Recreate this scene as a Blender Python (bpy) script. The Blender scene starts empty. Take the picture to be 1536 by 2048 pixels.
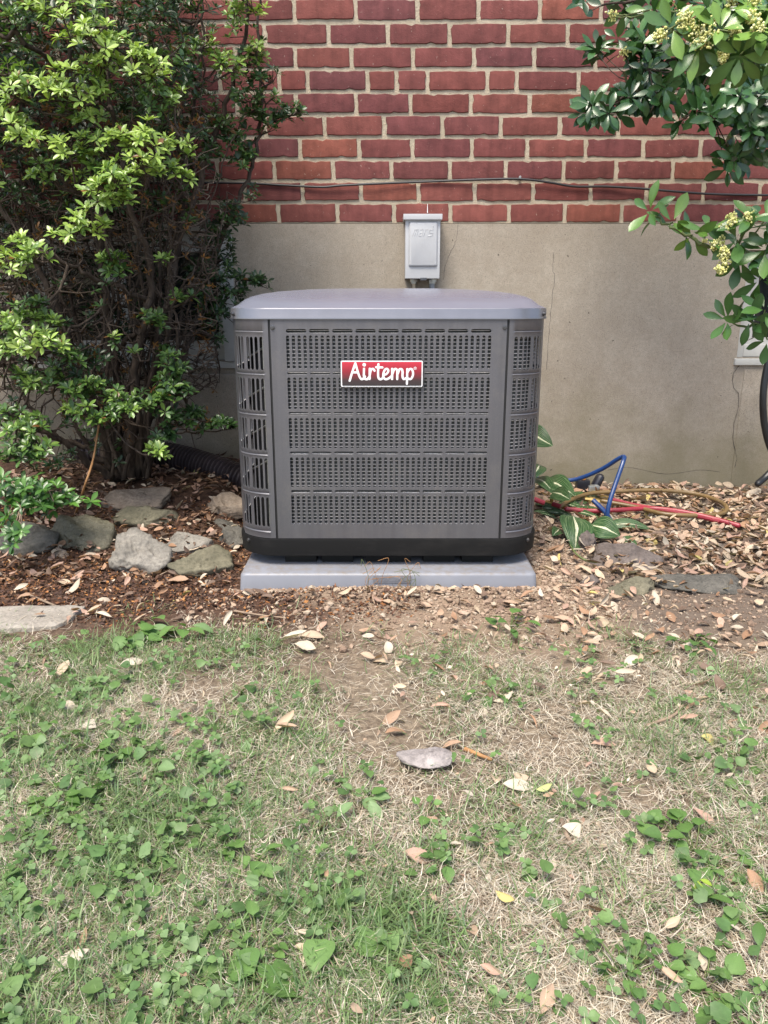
import bpy, bmesh, math, random
import numpy as np
from mathutils import Vector, Matrix, Euler, kdtree

# ------------------------------------------------------------------ camera, sky, sun, exposure
SC = bpy.context.scene
H = 0.763
PITCH = math.radians(15.3)
F = 1538.0
cam_d = bpy.data.cameras.new('camera')
cam = bpy.data.objects.new('camera', cam_d)
SC.collection.objects.link(cam)
cam.location = (0, 0, H)
cam.rotation_euler = (math.pi / 2 - PITCH, 0, 0)
cam_d.sensor_fit = 'VERTICAL'
cam_d.sensor_height = 24.0
cam_d.lens = F / 2048 * 24.0
cam_d.clip_start = 0.02
cam_d.clip_end = 300
SC.camera = cam
W = bpy.data.worlds.new('World')
SC.world = W
W.use_nodes = True
_wn = W.node_tree.nodes
_bg = _wn['Background']
_sky = _wn.new('ShaderNodeTexSky')
_sky.sky_type = 'NISHITA'
_sky.sun_disc = False
SUN_EL, SUN_AZ = math.radians(64), math.radians(-155)     # azimuth from +Y, clockwise seen from above
_sky.sun_elevation = SUN_EL
_sky.sun_rotation = SUN_AZ
_sky.air_density = 1.0
_sky.dust_density = 3.0
_bg.inputs['Strength'].default_value = 0.15
W.node_tree.links.new(_sky.outputs[0], _bg.inputs[0])
sun_d = bpy.data.lights.new('sun', 'SUN')
sun_d.energy = 2.7
sun_d.angle = math.radians(26)
sun_d.color = (1.0, 0.93, 0.82)
sun = bpy.data.objects.new('sun', sun_d)
SC.collection.objects.link(sun)
_sd = Vector((math.sin(SUN_AZ) * math.cos(SUN_EL), math.cos(SUN_AZ) * math.cos(SUN_EL), math.sin(SUN_EL)))
sun.rotation_euler = _sd.to_track_quat('Z', 'Y').to_euler()
SC.view_settings.view_transform = 'Standard'
SC.view_settings.look = 'None'
SC.view_settings.gamma = 1.0
SC.view_settings.use_curve_mapping = False
SC.view_settings.exposure = 1.08
SC.cycles.max_bounces = 8
SC.cycles.use_denoising = True

# ------------------------------------------------------------------ helpers
random.seed(7)
RNG = np.random.default_rng(11)
CO = SC.collection
cP, sP = math.cos(PITCH), math.sin(PITCH)


def ray(px, py):
    v = (1024 - py) / F
    return ((px - 768) / F, cP + v * sP, v * cP - sP)


def PY(px, py, Y):
    r = ray(px, py)
    t = Y / r[1]
    return Vector((r[0] * t, Y, H + r[2] * t))


def zat(py, Y):
    return PY(768, py, Y).z


def sstep(a, b, x):
    t = np.clip((x - a) / (b - a), 0, 1)
    return t * t * (3 - 2 * t)


def fnoise(x, y, f, seed=0):
    """cheap smooth noise from rotated sines, about -1..1"""
    r = np.random.default_rng(seed)
    s = 0
    for k in range(5):
        a = r.uniform(0, 6.28)
        ff = f * r.uniform(.6, 1.7)
        s = s + np.sin((x * math.cos(a) + y * math.sin(a)) * ff * 6.28 + r.uniform(0, 6.28))
    return s / 3.0


def gz(x, y):
    x = np.asarray(x, float); y = np.asarray(y, float)
    z = 0.02 * sstep(2.2, 3.1, y)
    bed = sstep(2.02, 2.75, y) * sstep(-0.40, -0.62, x)
    z = z + 0.125 * bed
    z = z + 0.05 * np.exp(-((x - .50) ** 2 / .006 + (y - 2.42) ** 2 / .05))
    z = z + 0.012 * np.exp(-((x - .2) ** 2 / .08 + (y - 1.93) ** 2 / .003))
    near = sstep(8, 3, np.abs(x)) * sstep(-6, -2, y)
    z = z + near * (0.006 * fnoise(x, y, 1.3, 3) + 0.0035 * fnoise(x, y, 5, 4) + 0.002 * fnoise(x, y, 14, 5))
    pad = np.maximum(np.abs(x - .012) - .41, np.abs(y - 2.40) - .42)
    z = np.where(pad < 0.0, np.minimum(z, 0.004), z)
    return z


def G(px, py, up=0.0):
    r = ray(px, py)
    z = 0.0
    for _ in range(8):
        t = (z - H) / r[2]
        x, y = r[0] * t, r[1] * t
        z = .5 * z + .5 * (float(gz(x, y)) + up)
    return Vector((x, y, float(gz(x, y)) + up))


def zcam(p):
    return p[1] * cP - (p[2] - H) * sP


def project(p):
    zc = zcam(p)
    return 768 + F * p[0] / zc, 1024 - F * (p[1] * sP + (p[2] - H) * cP) / zc, zc


def tag(o, label=None, cat=None, group=None, kind=None):
    if label: o['label'] = label
    if cat: o['category'] = cat
    if group: o['group'] = group
    if kind: o['kind'] = kind
    return o


def empty(name, loc, label, cat, group=None):
    o = bpy.data.objects.new(name, None)
    o.empty_display_size = .05
    o.location = loc
    CO.objects.link(o)
    return tag(o, label, cat, group)


def worldloc(o):
    v = Vector((0, 0, 0))
    while o is not None:
        v += o.location
        o = o.parent
    return v


def link(name, me, parent=None, loc=None):
    o = bpy.data.objects.new(name, me)
    CO.objects.link(o)
    if parent is not None:
        o.parent = parent
    if loc is not None:
        o.location = Vector(loc) - (worldloc(parent) if parent is not None else Vector((0, 0, 0)))
    return o


def np_mesh(name, V, tris=None, quads=None, col=None, mat=None, smooth=True, polys=None):
    me = bpy.data.meshes.new(name)
    V = np.asarray(V, np.float32)
    nt = 0 if tris is None else len(tris)
    nq = 0 if quads is None else len(quads)
    me.vertices.add(len(V))
    me.vertices.foreach_set('co', V.ravel())
    loops, starts = [], []
    if nq: loops.append(np.asarray(quads, np.int32).ravel())
    if nt: loops.append(np.asarray(tris, np.int32).ravel())
    L = np.concatenate(loops)
    me.loops.add(len(L))
    me.loops.foreach_set('vertex_index', L)
    starts = np.concatenate([np.arange(nq) * 4, nq * 4 + np.arange(nt) * 3]).astype(np.int32)
    me.polygons.add(nq + nt)
    me.polygons.foreach_set('loop_start', starts)
    me.polygons.foreach_set('use_smooth', np.full(nq + nt, smooth))
    if col is not None:
        a = me.color_attributes.new('Col', 'FLOAT_COLOR', 'POINT')
        c = np.ones((len(V), 4), np.float32)
        c[:, :3] = col
        a.data.foreach_set('color', c.ravel())
    if mat: me.materials.append(mat)
    me.update(calc_edges=True)
    me.validate()
    return me


class MB:
    def __init__(self):
        self.v, self.f, self.c = [], [], []

    def add(self, vs, fs, col=None):
        n = len(self.v)
        self.v.extend([tuple(p) for p in vs])
        self.f.extend([tuple(i + n for i in f) for f in fs])
        self.c.extend([col or (1, 1, 1)] * len(vs))
        return self

    def box(self, a, b, bev=0.0):
        x0, y0, z0 = a; x1, y1, z1 = b
        vs = [(x0, y0, z0), (x1, y0, z0), (x1, y1, z0), (x0, y1, z0), (x0, y0, z1), (x1, y0, z1), (x1, y1, z1), (x0, y1, z1)]
        fs = [(0, 3, 2, 1), (4, 5, 6, 7), (0, 1, 5, 4), (1, 2, 6, 5), (2, 3, 7, 6), (3, 0, 4, 7)]
        if not bev:
            return self.add(vs, fs)
        bm = bmesh.new()
        bv = [bm.verts.new(v) for v in vs]
        for f in fs: bm.faces.new([bv[i] for i in f])
        bmesh.ops.bevel(bm, geom=bm.edges[:], offset=bev, segments=2, profile=.7, affect='EDGES')
        bm.verts.index_update()
        self.add([v.co[:] for v in bm.verts], [[v.index for v in f.verts] for f in bm.faces])
        bm.free()
        return self

    def tube(self, pts, rad, n=8, caps=True, col=None, round_=False, flat=None):
        pts = [Vector(p) for p in pts]
        k = len(pts)
        rad = [rad] * k if isinstance(rad, (int, float)) else list(rad)
        if round_:
            d0 = (pts[0] - pts[1]).normalized(); d1 = (pts[-1] - pts[-2]).normalized()
            r0, r1 = rad[0], rad[-1]
            pre = [(pts[0] + d0 * r0 * math.sin(a), r0 * math.cos(a)) for a in (1.45, 1.0, .5)]
            post = [(pts[-1] + d1 * r1 * math.sin(a), r1 * math.cos(a)) for a in (.5, 1.0, 1.45)]
            pts = [p for p, _ in pre] + pts + [p for p, _ in post]
            rad = [r for _, r in pre] + rad + [r for _, r in post]
            k = len(pts)
        t0 = (pts[1] - pts[0]).normalized()
        ref = Vector((0, 0, 1)) if abs(t0.z) < .9 else Vector((1, 0, 0))
        nrm = t0.cross(ref).normalized()
        vs = []
        for i, p in enumerate(pts):
            t = (pts[min(i + 1, k - 1)] - pts[max(i - 1, 0)])
            t = t.normalized() if t.length > 1e-9 else t0
            nrm = (nrm - t * nrm.dot(t))
            nrm = nrm.normalized() if nrm.length > 1e-9 else t.orthogonal().normalized()
            b = t.cross(nrm)
            for j in range(n):
                a = 2 * math.pi * j / n
                o = (nrm * math.cos(a) + b * math.sin(a)) * rad[i]
                if flat: o = Vector((o.x * flat[0], o.y * flat[1], o.z * flat[2]))
                vs.append(p + o)
        fs = [(i * n + j, i * n + (j + 1) % n, (i + 1) * n + (j + 1) % n, (i + 1) * n + j) for i in range(k - 1) for j in range(n)]
        if caps:
            fs.append(tuple(range(n - 1, -1, -1)))
            fs.append(tuple((k - 1) * n + j for j in range(n)))
        return self.add(vs, fs, col)

    def ball(self, c, r, n=8, m=5, col=None):
        r = (r, r, r) if isinstance(r, (int, float)) else r
        vs = [(c[0], c[1], c[2] - r[2])]
        for i in range(1, m):
            a = -math.pi / 2 + math.pi * i / m
            for j in range(n):
                b = 2 * math.pi * j / n
                vs.append((c[0] + r[0] * math.cos(a) * math.cos(b), c[1] + r[1] * math.cos(a) * math.sin(b), c[2] + r[2] * math.sin(a)))
        vs.append((c[0], c[1], c[2] + r[2]))
        fs = [(0, 1 + (j + 1) % n, 1 + j) for j in range(n)]
        for i in range(m - 2):
            fs += [(1 + i * n + j, 1 + i * n + (j + 1) % n, 1 + (i + 1) * n + (j + 1) % n, 1 + (i + 1) * n + j) for j in range(n)]
        e = len(vs) - 1
        fs += [(e, 1 + (m - 2) * n + j, 1 + (m - 2) * n + (j + 1) % n) for j in range(n)]
        return self.add(vs, fs, col)

    def build(self, name, mat, parent=None, angle=25, col=False, fixn=False):
        base = worldloc(parent) if parent is not None else Vector((0, 0, 0))
        me = bpy.data.meshes.new(name)
        me.from_pydata([(v[0] - base.x, v[1] - base.y, v[2] - base.z) for v in self.v], [], self.f)
        if fixn:
            bm = bmesh.new(); bm.from_mesh(me)
            bmesh.ops.recalc_face_normals(bm, faces=bm.faces[:])
            bm.to_mesh(me); bm.free()
        me.materials.append(mat)
        if col:
            a = me.color_attributes.new('Col', 'FLOAT_COLOR', 'POINT')
            a.data.foreach_set('color', np.array([(c[0], c[1], c[2], 1) for c in self.c], np.float32).ravel())
        if angle:
            me.polygons.foreach_set('use_smooth', np.ones(len(me.polygons), bool))
            if angle < 180: me.set_sharp_from_angle(angle=math.radians(angle))
        me.update()
        return link(name, me, parent)


def smooth_path(pts, n=6):
    P = [Vector(p) for p in pts]
    P = [2 * P[0] - P[1]] + P + [2 * P[-1] - P[-2]]
    out = []
    for i in range(1, len(P) - 2):
        for k in range(n):
            t = k / n
            a, b, c, d = P[i - 1], P[i], P[i + 1], P[i + 2]
            out.append(.5 * ((2 * b) + (c - a) * t + (2 * a - 5 * b + 4 * c - d) * t * t + (3 * b - a - 3 * c + d) * t ** 3))
    out.append(P[-2])
    return out


# ------------------------------------------------------------------ materials
class NT:
    def __init__(self, name):
        self.m = bpy.data.materials.new(name)
        self.m.use_nodes = True
        self.t = self.m.node_tree
        self.p = self.t.nodes['Principled BSDF']
        self.out = self.t.nodes['Material Output']

    def n(self, typ, **kw):
        o = self.t.nodes.new(typ)
        for k, v in kw.items():
            if k in o.inputs.keys() if hasattr(o.inputs, 'keys') else False:
                self.set(o.inputs[k], v)
            else:
                setattr(o, k, v)
        return o

    def set(self, sock, v):
        if hasattr(v, 'is_output') or isinstance(v, bpy.types.NodeSocket):
            self.t.links.new(v, sock)
        else:
            if isinstance(v, (tuple, list)) and len(v) == 3 and sock.type == 'RGBA': v = (*v, 1)
            sock.default_value = v

    def coord(self, kind='Object'):
        return self.n('ShaderNodeTexCoord').outputs[kind]

    def noise(self, vec, scale, detail=4, rough=.55, out='Fac'):
        o = self.n('ShaderNodeTexNoise')
        self.set(o.inputs['Vector'], vec)
        o.inputs['Scale'].default_value = scale; o.inputs['Detail'].default_value = detail; o.inputs['Roughness'].default_value = rough
        return o.outputs[out]

    def mapping(self, vec, scale=(1, 1, 1), loc=(0, 0, 0), rot=(0, 0, 0)):
        o = self.n('ShaderNodeMapping')
        self.set(o.inputs['Vector'], vec)
        o.inputs['Scale'].default_value = scale; o.inputs['Location'].default_value = loc; o.inputs['Rotation'].default_value = rot
        return o.outputs[0]

    def ramp(self, fac, stops):
        o = self.n('ShaderNodeValToRGB')
        self.set(o.inputs[0], fac)
        e = o.color_ramp.elements
        while len(e) < len(stops): e.new(.5)
        for i, (p, c) in enumerate(stops):
            e[i].position = p
            e[i].color = (c, c, c, 1) if isinstance(c, (int, float)) else (*c, 1)
        return o.outputs[0]

    def mix(self, fac, a, b, mode='MIX'):
        o = self.n('ShaderNodeMix')
        o.data_type = 'RGBA'; o.blend_type = mode
        self.set(o.inputs[0], fac); self.set(o.inputs[6], a); self.set(o.inputs[7], b)
        return o.outputs[2]

    def math(self, op, a, b=0.0, clamp=False):
        o = self.n('ShaderNodeMath')
        o.operation = op; o.use_clamp = clamp
        self.set(o.inputs[0], a); self.set(o.inputs[1], b)
        return o.outputs[0]

    def bump(self, h, strength=.3, dist=.01, prev=None):
        o = self.n('ShaderNodeBump')
        self.set(o.inputs['Height'], h)
        o.inputs['Strength'].default_value = strength; o.inputs['Distance'].default_value = dist
        if prev is not None: self.set(o.inputs['Normal'], prev)
        self.set(self.p.inputs['Normal'], o.outputs[0])
        return o.outputs[0]

    def fin(self, base=None, rough=None, metal=None, spec=None):
        if base is not None: self.set(self.p.inputs['Base Color'], base)
        if rough is not None: self.set(self.p.inputs['Roughness'], rough)
        if metal is not None: self.set(self.p.inputs['Metallic'], metal)
        if spec is not None: self.set(self.p.inputs['Specular IOR Level'], spec)
        return self.m


def simple(name, col, rough=.6, metal=0, var=.15, scale=30, bump=.1, bdist=.002, spec=.5, dirt=None):
    n = NT(name)
    c = n.coord()
    f = n.noise(c, scale, 5)
    lo = tuple(x * (1 - var) for x in col); hi = tuple(min(1, x * (1 + var)) for x in col)
    base = n.ramp(f, [(.3, lo), (.7, hi)])
    if dirt:
        d = n.noise(c, scale * .35, 6, .65)
        base = n.mix(n.ramp(d, [(.52, 0), (.72, dirt[1])]), base, dirt[0])
    if bump: n.bump(n.noise(c, scale * 4, 4), bump, bdist)
    return n.fin(base, rough, metal, spec)


def leafmat(name, rough=.4, transl=.25, spec=.5, vein=True):
    n = NT(name)
    a = n.n('ShaderNodeVertexColor'); a.layer_name = 'Col'
    c = n.coord()
    f = n.noise(c, 90, 3)
    base = n.mix(1.0, a.outputs[0], n.ramp(f, [(.25, .78), (.75, 1.22)]), 'MULTIPLY')
    n.fin(base, rough, 0, spec)
    n.bump(n.noise(c, 260, 2), .15, .001)
    if transl:
        t = n.n('ShaderNodeBsdfTranslucent')
        n.set(t.inputs[0], n.mix(1.0, base, (1.15, 1.25, .7), 'MULTIPLY'))
        m = n.n('ShaderNodeMixShader')
        m.inputs[0].default_value = transl
        n.t.links.new(n.p.outputs[0], m.inputs[1]); n.t.links.new(t.outputs[0], m.inputs[2])
        n.t.links.new(m.outputs[0], n.out.inputs[0])
    return n.m


M = {}
# soil, with the mulch bed on the left, packed dirt in the middle, thin lawn soil in front
n = NT('soil')
c = n.coord()
sx = n.n('ShaderNodeSeparateXYZ'); n.set(sx.inputs[0], c)
warp = n.noise(c, 3.5, 5)
f1 = n.noise(c, 60, 8, .65); f2 = n.noise(c, 9, 5); f3 = n.noise(c, 300, 4, .7)
dirt = n.mix(f2, (.20, .145, .10), (.31, .235, .17))
dirt = n.mix(n.ramp(f1, [(.35, 0), (.7, .55)]), dirt, (.15, .105, .075))
bedc = n.mix(n.ramp(f1, [(.35, 0), (.7, 1)]), (.045, .027, .019), (.11, .062, .040))
lawn = n.mix(n.ramp(f1, [(.35, 0), (.65, 1)]), (.115, .085, .06), (.26, .21, .15))
yb = n.math('ADD', sx.outputs[1], n.math('MULTIPLY', n.math('SUBTRACT', warp, .5), .5))
lawnmask = n.ramp(n.math('MULTIPLY_ADD', yb, -3.0), [(0, 0), (1, 1)])
lm = n.n('ShaderNodeMapRange'); n.set(lm.inputs[0], yb); lm.inputs[1].default_value = 1.80; lm.inputs[2].default_value = 1.40
bm_ = n.n('ShaderNodeMapRange')
n.set(bm_.inputs[0], n.math('ADD', sx.outputs[0], n.math('MULTIPLY', n.math('SUBTRACT', warp, .5), .9)))
bm_.inputs[1].default_value = -.02; bm_.inputs[2].default_value = -.22
rm = n.n('ShaderNodeMapRange'); n.set(rm.inputs[0], n.math('ADD', sx.outputs[0], n.math('MULTIPLY', warp, .2))); rm.inputs[1].default_value = .62; rm.inputs[2].default_value = .75
dirt = n.mix(rm.outputs[0], dirt, n.mix(f1, (.075, .057, .044), (.20, .155, .12)))
base = n.mix(bm_.outputs[0], dirt, bedc)
base = n.mix(lm.outputs[0], base, lawn)
b1 = n.bump(f1, .7, .012); n.bump(f3, .6, .003, b1)
M['soil'] = n.fin(base, .95, 0, .2)

# brick: own colour per brick from the object colour
n = NT('brick')
oi = n.n('ShaderNodeObjectInfo')
c = n.n('ShaderNodeVectorMath'); c.operation = 'ADD'
n.set(c.inputs[0], n.coord()); n.set(c.inputs[1], oi.outputs['Location'])
cv = c.outputs[0]
f = n.noise(cv, 22, 6, .6); g = n.noise(n.mapping(cv, (34, 34, 2.5)), 1, 3); sp = n.noise(cv, 240, 3, .7)
base = n.mix(1.0, oi.outputs['Color'], n.ramp(f, [(.25, .72), (.75, 1.25)]), 'MULTIPLY')
base = n.mix(1.0, base, n.ramp(g, [(.3, .80), (.55, 1.0), (.8, 1.12)]), 'MULTIPLY')
base = n.mix(n.ramp(n.noise(cv, 95, 4, .7), [(.66, 0), (.72, .55)]), base, (.48, .40, .33))
base = n.mix(n.ramp(n.noise(cv, 40, 5, .7), [(.62, 0), (.75, .35)]), base, (.07, .035, .035))
b1 = n.bump(sp, .5, .002); n.bump(f, .5, .006, b1)
M['brick'] = n.fin(base, .85, 0, .25)
n = NT('mortar')
c = n.coord()
f = n.noise(c, 12, 6, .65); g = n.noise(c, 160, 5, .7)
base = n.ramp(f, [(.3, (.34, .288, .21)), (.7, (.475, .415, .315))])
base = n.mix(n.ramp(g, [(.5, 0), (.75, .5)]), base, (.25, .215, .165))
n.bump(g, .9, .004)
M['mortar'] = n.fin(base, .95, 0, .2)
# parged concrete foundation
n = NT('concrete')
c = n.coord()
sx = n.n('ShaderNodeSeparateXYZ'); n.set(sx.inputs[0], c)
f = n.noise(c, 3.2, 7, .68); g = n.noise(c, 240, 5, .75); h = n.noise(c, 18, 6, .7)
base = n.ramp(f, [(.3, (.285, .248, .198)), (.7, (.365, .325, .265))])
base = n.mix(n.ramp(h, [(.35, .5), (.65, 0)]), base, (.25, .21, .16))
h2 = n.noise(c, 75, 4, .7)
base = n.mix(1.0, base, n.ramp(h2, [(.3, .88), (.7, 1.10)]), 'MULTIPLY')
base = n.mix(n.ramp(g, [(.33, .8), (.48, 0)]), base, (.12, .10, .08))
base = n.mix(n.ramp(g, [(.58, 0), (.74, .6)]), base, (.5, .45, .37))
mr = n.n('ShaderNodeMapRange'); n.set(mr.inputs[0], n.math('ADD', sx.outputs[2], n.math('MULTIPLY', n.math('SUBTRACT', f, .5), .9))); mr.inputs[1].default_value = .42; mr.inputs[2].default_value = .02
base = n.mix(n.math('MULTIPLY', mr.outputs[0], .75), base, (.17, .152, .092))      # algae at the foot of the wall
spot = n.noise(c, 55, 2, .4)
base = n.mix(n.ramp(spot, [(.745, 0), (.76, .8)]), base, (.06, .05, .04))
b1 = n.bump(g, .35, .002); n.bump(h, .25, .006, b1)
M['concrete'] = n.fin(base, .9, 0, .25)
M['crack'] = simple('crack', (.05, .042, .035), .95, bump=0)
M['white_frame'] = simple('white_frame', (.44, .44, .41), .5, var=.06, scale=14, bump=.05, dirt=((.25, .24, .2), .5))
n = NT('glass_dark'); M['glass'] = n.fin((.012, .015, .015), .08, 0, .5)

# condenser paints
n = NT('unit_paint')
c = n.coord()
f = n.noise(c, 900, 2); g = n.noise(c, 5, 4)
base = n.ramp(f, [(.3, (.125, .125, .137)), (.7, (.155, .155, .167))])
st_ = n.noise(n.mapping(c, (38, 38, 1.6)), 1, 4, .6)
base = n.mix(1.0, base, n.ramp(st_, [(.3, .90), (.7, 1.08)]), 'MULTIPLY')
du = n.noise(c, 13, 6, .7)
base = n.mix(n.ramp(du, [(.5, 0), (.8, .22)]), base, (.30, .27, .23))
n.bump(n.noise(c, 700, 2), .05, .0008)
M['paint'] = n.fin(base, n.ramp(g, [(.3, .30), (.7, .42)]), .5, .5)
n = NT('lid_paint')
c = n.coord()
g = n.noise(c, 4, 4); d = n.noise(c, 9, 4, .5)
base = n.ramp(d, [(.3, (.20, .212, .262)), (.7, (.215, .227, .277))])
M['lid'] = n.fin(base, n.ramp(g, [(.3, .22), (.7, .27)]), .3, .6)
n = NT('base_black')
c = n.coord()
f = n.noise(n.mapping(c, (5, 5, 14)), 1, 6, .65)
base = n.mix(n.ramp(f, [(.5, 0), (.75, .5)]), (.008, .008, .008), (.04, .037, .034))
M['base'] = n.fin(base, .6, 0, .22)
M['band'] = simple('band_paint', (.20, .20, .215), .3, .6, .06, 20, .03, .001)
n = NT('coil_fins')
c = n.coord('UV')
w = n.n('ShaderNodeTexWave'); n.set(w.inputs[0], c); w.inputs['Scale'].default_value = 140; w.inputs['Distortion'].default_value = 1.5; w.inputs['Detail'].default_value = 2
f = n.noise(c, 14, 5)
base = n.mix(w.outputs[1], (.03, .034, .038), (.15, .165, .175))
base = n.mix(n.ramp(f, [(.4, .6), (.65, 0)]), base, (.04, .042, .045))
M['coil'] = n.fin(base, .45, .5, .5)
M['rod'] = simple('rod', (.62, .62, .64), .3, .3, bump=0)
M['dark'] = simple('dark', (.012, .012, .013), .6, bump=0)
M['screw'] = simple('screw', (.12, .12, .125), .35, .8, bump=0)
M['seal'] = simple('seal', (.015, .015, .016), .5, bump=0)
n = NT('pad_plastic')
c = n.coord()
f = n.noise(c, 7, 5); d = n.noise(c, 45, 6, .7); e = n.noise(c, 500, 3)
base = n.ramp(f, [(.3, (.155, .163, .186)), (.7, (.205, .213, .238))])
sx = n.n('ShaderNodeSeparateXYZ'); n.set(sx.inputs[0], c)
up = n.n('ShaderNodeMapRange'); n.set(up.inputs[0], sx.outputs[2]); up.inputs[1].default_value = .036; up.inputs[2].default_value = .042
base = n.mix(n.math('MULTIPLY', n.ramp(d, [(.42, 0), (.68, .75)]), up.outputs[0]), base, (.16, .135, .11))
base = n.mix(n.ramp(d, [(.6, 0), (.8, .35)]), base, (.2, .17, .14))
n.bump(e, .15, .001)
M['pad'] = n.fin(base, .45, 0, .45)
M['box'] = simple('box_enamel', (.42, .43, .44), .33, 0, .04, 10, .04, .001, .5, ((.3, .29, .27), .2))
M['pvc_grey'] = simple('pvc_grey', (.25, .27, .29), .45, 0, bump=0)
M['pvc_cream'] = simple('pvc_cream', (.48, .40, .28), .5, 0, bump=0)
M['zinc'] = simple('zinc', (.45, .46, .44), .35, .8, bump=.1)
M['brass'] = simple('brass', (.50, .36, .13), .3, .85, .15, 60, .05)
M['cable'] = simple('cable', (.012, .012, .014), .5, bump=.05)
M['blue'] = simple('blue_hose', (.010, .040, .145), .35, 0, .12, 20, .03, dirt=((.2, .16, .12), .15))
M['red'] = simple('red_hose', (.25, .02, .032), .4, 0, .12, 20, .03, dirt=((.2, .16, .12), .15))
M['brown'] = simple('brown_hose', (.15, .095, .035), .45, 0, .15, 20, .05, dirt=((.2, .16, .12), .45))
M['pipe'] = simple('drain_pipe', (.038, .030, .034), .35, 0, .25, 12, .05, dirt=((.14, .11, .09), .5))
M['black_metal'] = simple('black_metal', (.012, .013, .014), .4, 0, .2, 20, .05)
M['gauge'] = simple('gauge_black', (.012, .012, .018), .3, bump=0)
M['orange'] = simple('orange_print', (.65, .24, .02), .5, bump=0)
M['white'] = simple('white_print', (.78, .78, .78), .4, var=.02, bump=0)
n = NT('badge_print')
c = n.coord()
sx = n.n('ShaderNodeSeparateXYZ'); n.set(sx.inputs[0], c)
mr = n.n('ShaderNodeMapRange'); n.set(mr.inputs[0], sx.outputs[2]); mr.inputs[1].default_value = -.031; mr.inputs[2].default_value = .031
M['badge'] = n.fin(n.ramp(mr.outputs[0], [(0, (.035, .030, .030)), (.22, (.05, .032, .033)), (.6, (.26, .022, .035)), (1, (.52, .035, .06))]), .4, 0, .4)
n = NT('bark')
c = n.coord()
f = n.noise(n.mapping(c, (60, 60, 14)), 1, 6, .65)
base = n.ramp(f, [(.3, (.026, .019, .015)), (.55, (.075, .057, .044)), (.8, (.155, .125, .10))])
n.bump(f, .8, .004)
M['bark'] = n.fin(base, .9, 0, .2)
n = NT('green_bark')
c = n.coord()
M['greenbark'] = n.fin(n.ramp(n.noise(c, 40, 4), [(.3, (.07, .10, .03)), (.7, (.14, .17, .06))]), .6, 0, .3)
M['stick'] = simple('stick', (.30, .155, .06), .7, 0, .35, 25, .3)
M['twig'] = simple('twig', (.22, .16, .11), .85, 0, .35, 40, .3)
M['azalea'] = leafmat('azalea_leaf', .3, .25, .5)
M['glossy'] = leafmat('glossy_leaf', .24, .12, .5)
M['weed'] = leafmat('weed_leaf', .5, .3, .4)
M['grass'] = leafmat('grass_blade', .5, .3, .35)
M['straw'] = leafmat('dry_blade', .75, .2, .2)
M['dryleaf'] = leafmat('dry_leaf', .62, .15, .3)
M['chips'] = leafmat('chips', .85, 0, .2)
M['flower'] = leafmat('flower', .6, .2, .3)
# hosta leaf, uv: u along, v across
n = NT('hosta_leaf')
uv = n.coord('UV')
sx = n.n('ShaderNodeSeparateXYZ'); n.set(sx.inputs[0], uv)
av = n.math('ABSOLUTE', n.math('SUBTRACT', sx.outputs[1], .5))
wob = n.math('MULTIPLY', n.math('SUBTRACT', n.noise(n.mapping(uv, (3, 26, 1)), 1, 2), .5), .22)
cen = n.ramp(n.math('ADD', av, wob), [(.0, 1), (.022, 1), (.048, 0)])
veins = n.n('ShaderNodeTexWave'); veins.bands_direction = 'Y'
n.set(veins.inputs[0], uv); veins.inputs['Scale'].default_value = 4.6
lt = n.ramp(n.noise(n.mapping(uv, (2.2, 30, 1)), 1, 3), [(.50, 0), (.62, 1)])
base = n.mix(lt, (.028, .075, .022), (.13, .19, .085))
base = n.mix(cen, base, (.62, .62, .42))
n.bump(veins.outputs[1], .5, .004)
M['hosta'] = n.fin(base, .35, 0, .5)


def rockmat(name, a, b, rough=.85, scale=14, glint=None):
    n = NT(name)
    c = n.coord()
    f = n.noise(c, scale, 8, .65); g = n.noise(c, scale * 9, 6, .7); s = n.noise(n.mapping(c, (20, 20, 70), rot=(.3, .2, 0)), 1, 4)
    base = n.ramp(f, [(.3, a), (.7, b)])
    base = n.mix(n.ramp(g, [(.35, .5), (.55, 0)]), base, tuple(x * .45 for x in a))
    base = n.mix(n.ramp(s, [(.55, 0), (.75, .35)]), base, tuple(min(1, x * 1.5) for x in b))
    if glint: base = n.mix(n.ramp(g, [(.62, 0), (.7, .7)]), base, glint)
    b1 = n.bump(g, .6, .004); n.bump(f, .6, .015, b1)
    return n.fin(base, rough, 0, .35)


M['rock_grey'] = rockmat('rock_grey', (.125, .115, .098), (.27, .25, .215))
M['rock_dark'] = rockmat('rock_dark', (.06, .057, .048), (.135, .125, .105), .75)
M['rock_green'] = rockmat('rock_green', (.085, .08, .052), (.185, .168, .115))
M['rock_moss'] = rockmat('rock_moss', (.075, .07, .045), (.17, .155, .105), .5, 22, (.42, .41, .33))
M['rock_tan'] = rockmat('rock_tan', (.15, .115, .085), (.29, .235, .18))
M['rock_pink'] = rockmat('rock_pink', (.20, .175, .165), (.36, .325, .305))
M['rock_purple'] = rockmat('rock_purple', (.085, .068, .06), (.18, .15, .132))
M['slab'] = rockmat('slab_stone', (.23, .205, .17), (.34, .31, .265))

# ------------------------------------------------------------------ ground
def axis(lo, d0, d1, hi, step, far):
    a = [d0]
    s = step; x = d0
    while x > lo:
        s *= 1.5; x -= s; a.insert(0, max(x, lo))
    m = list(np.arange(d0 + step, d1, step))
    b = [d1]; s = step; x = d1
    while x < hi:
        s *= 1.5; x += s; b.append(min(x, hi))
    return np.array(a + m + b)


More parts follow.
